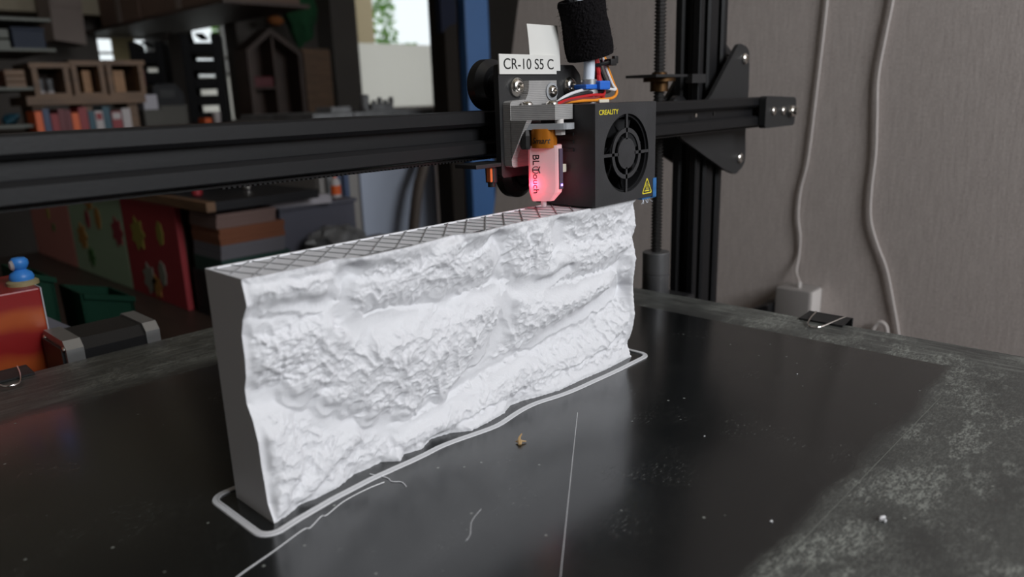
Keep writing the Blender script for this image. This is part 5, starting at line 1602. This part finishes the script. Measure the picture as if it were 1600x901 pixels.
obj('carton_body', MB().prism([(0.825, 0.385), (0.930, 0.370), (0.938, 0.60), (0.832, 0.60)], 'y', 2.90, 3.05), M['carton_pale'], pc, False)
obj('carton_flap', MB().box(0.835, 0.935, 2.895, 2.90, 0.50, 0.60), M['carton_pale'], pc, False)
obj('hanging_strap', MB().box(0.86, 0.87, 2.96, 2.975, 0.60, ZC).box(0.90, 0.91, 2.96, 2.975, 0.60, ZC), M['dark_wood'], pc, False)

# ---- house shaped shelf, green cloth, small cabinet in the dark middle
rt = thing('rear_table', 'low dark table under the house shaped shelf', 'table', (1.5, 2.5, ZF))
obj('table_top', MB().box(1.10, 1.80, 2.30, 2.62, 0.055, 0.080), M['dark_wood'], rt, False)
for a in (1.12, 1.75):
    for b in (2.32, 2.58):
        obj('leg', MB().box(a, a + 0.03, b, b + 0.03, ZF, 0.055), M['dark_wood'], rt, False)
hsx = thing('house_shelf', 'dark wooden house shaped shelf standing before the dark wall', 'shelf', (1.46, 2.45, 0.08))
o_ = [(1.300, 0.08), (1.530, 0.08), (1.530, 0.325), (1.405, 0.410), (1.300, 0.330)]
i_ = [(1.318, 0.098), (1.512, 0.098), (1.512, 0.316), (1.405, 0.388), (1.318, 0.321)]
hb_ = MB()
for yy in (2.40, 2.50):
    oo = [hb_.bm.verts.new((a, yy, b)) for a, b in o_]; ii = [hb_.bm.verts.new((a, yy, b)) for a, b in i_]
    for k in range(5):
        hb_.bm.faces.new((oo[k], oo[(k + 1) % 5], ii[(k + 1) % 5], ii[k]))
    if yy == 2.40: o0, i0 = oo, ii
for k in range(5):
    hb_.bm.faces.new((o0[k], o0[(k + 1) % 5], oo[(k + 1) % 5], oo[k])); hb_.bm.faces.new((i0[k], i0[(k + 1) % 5], ii[(k + 1) % 5], ii[k]))
obj('house_frame', hb_, M['dark_wood'], hsx, False)
obj('back_panel', MB().prism(i_, 'y', 2.494, 2.499), M['dark_wood'], hsx, False)
obj('divider', MB().box(1.405, 1.414, 2.402, 2.494, 0.098, 0.380), M['dark_wood'], hsx, False)
obj('inner_shelf', MB().box(1.318, 1.405, 2.402, 2.494, 0.190, 0.197), M['dark_wood'], hsx, False)
sdc = thing('wooden_locker', 'brown wooden locker right beside the house shaped shelf', 'cupboard', (1.6, 2.45, 0.08))
obj('carcass', MB().box(1.534, 1.660, 2.412, 2.55, 0.08, 0.340), M['oak'], sdc, False)
obj('door', MB().box(1.537, 1.657, 2.402, 2.412, 0.085, 0.335, 0.001), M['oak'], sdc, False)
tag(obj('red_toolcase', MB().box(1.322, 1.400, 2.405, 2.47, 0.197, 0.235, 0.004), M['bk_dred'], None, False), 'dull red case on the inner shelf of the wooden house', 'case')
gc = MB()
bmesh.ops.create_icosphere(gc.bm, subdivisions=3, radius=1)
for v in gc.bm.verts:
    c = v.co.copy()
    k = 1 + 0.22 * math.sin(c.x * 6 + c.z * 4) * math.cos(c.y * 5) + 0.08 * math.sin(c.z * 13)
    v.co = Vector((1.615 + c.x * 0.070 * k, 2.53 + c.y * 0.045, 0.500 + c.z * 0.130 * k))
tag(obj('green_jacket', gc, M['green_cloth']), 'dark green jacket hanging above the wooden locker', 'jacket')
oc = MB()
bmesh.ops.create_icosphere(oc.bm, subdivisions=2, radius=1)
for v in oc.bm.verts:
    c = v.co.copy(); v.co = Vector((1.505 + c.x * 0.035, 2.53 + c.y * 0.03, 0.450 + c.z * 0.020))
tag(obj('felt_hat', oc, mat('dull orange felt', (0.28, 0.09, 0.02), 0.8)), 'dull orange felt hat hanging left of the green jacket', 'hat')
rail = thing('coat_rail', 'dark coat rail above the house shaped shelf', 'rail', (1.5, 2.6, 0.6))
obj('rail_bar', MB().box(1.44, 1.84, 2.58, 2.60, 0.62, 0.64), M['dark_wood'], rail, False)
obj('hook', MB().tube([(1.615, 2.585, 0.63), (1.615, 2.55, 0.625), (1.615, 2.53, 0.62)], 0.004, 6, 3).tube([(1.505, 2.585, 0.63), (1.505, 2.55, 0.55), (1.505, 2.53, 0.465)], 0.003, 6, 3), M['steel_dark'], rail)
obj('rail_end', MB().box(1.44, 1.46, 2.60, 2.662, 0.62, 0.64).box(1.85 - 0.03, 1.85, 2.60, 2.662, 0.62, 0.64), M['dark_wood'], rail, False)
fuse = thing('fuse_box', 'brownish box mounted low on the grey column', 'box', (1.44, 2.63, 0.14))
obj('box_body', MB().box(1.408, 1.480, 2.60, 2.659, 0.06, 0.206, 0.003), M['wall'], fuse, False)
obj('box_door', MB().box(1.413, 1.475, 2.596, 2.60, 0.066, 0.200, 0.001), M['carton'], fuse, False)

# ---- outside the windows
bd = obj('garden_wall', MB().box(3.60, 3.84, 5.0, 5.3, -1.25, 2.6), M['ext'], None, False)
tag(bd, 'beige rendered wall end outside the large window', 'wall')
def foliage(cx, cy, cz, rx, rz, n, seed):
    r = random.Random(seed); b = MB()
    for k in range(n):
        a = r.uniform(0, 2 * PI); u = r.random() ** 0.5; h = r.uniform(-1, 1)
        p = Vector((cx + rx * u * math.cos(a) * math.sqrt(max(0, 1 - h * h * 0.8)), cy + rx * u * math.sin(a), cz + rz * h))
        d = Vector((r.uniform(-1, 1), r.uniform(-1, 1), r.uniform(-.6, .6))).normalized()
        e = d.cross(Vector((r.uniform(-1, 1), r.uniform(-1, 1), r.uniform(-1, 1)))).normalized()
        s = r.uniform(.022, .04)
        b.poly([p - d * s, p + e * s * .45, p + d * s, p - e * s * .45])
    return b
def tree(label, x, y, cz, rx, rz, n, seed, cat='tree'):
    t = thing(cat, label, cat, (x, y, -1.25), 'trees outside')
    f = obj('foliage', foliage(x, y, cz, rx, rz, n, seed), M['leaf'], t, False, kind='stuff')
    obj('trunk', MB().tube([(x, y, -1.25), (x + 0.03, y, -0.3), (x, y, cz)], [0.05, 0.035, 0.01], 8, 4), M['trunk'], t)
tree('light green tree seen through the large window', 4.80, 6.1, 0.86, 0.13, 0.30, 420, 1)
tree('low bush right of the tree outside the large window', 5.08, 6.1, 0.62, 0.17, 0.085, 260, 2, 'bush')
tree('bright green tree at the corner of the tall narrow window', 3.09, 6.2, 0.80, 0.07, 0.22, 300, 3)
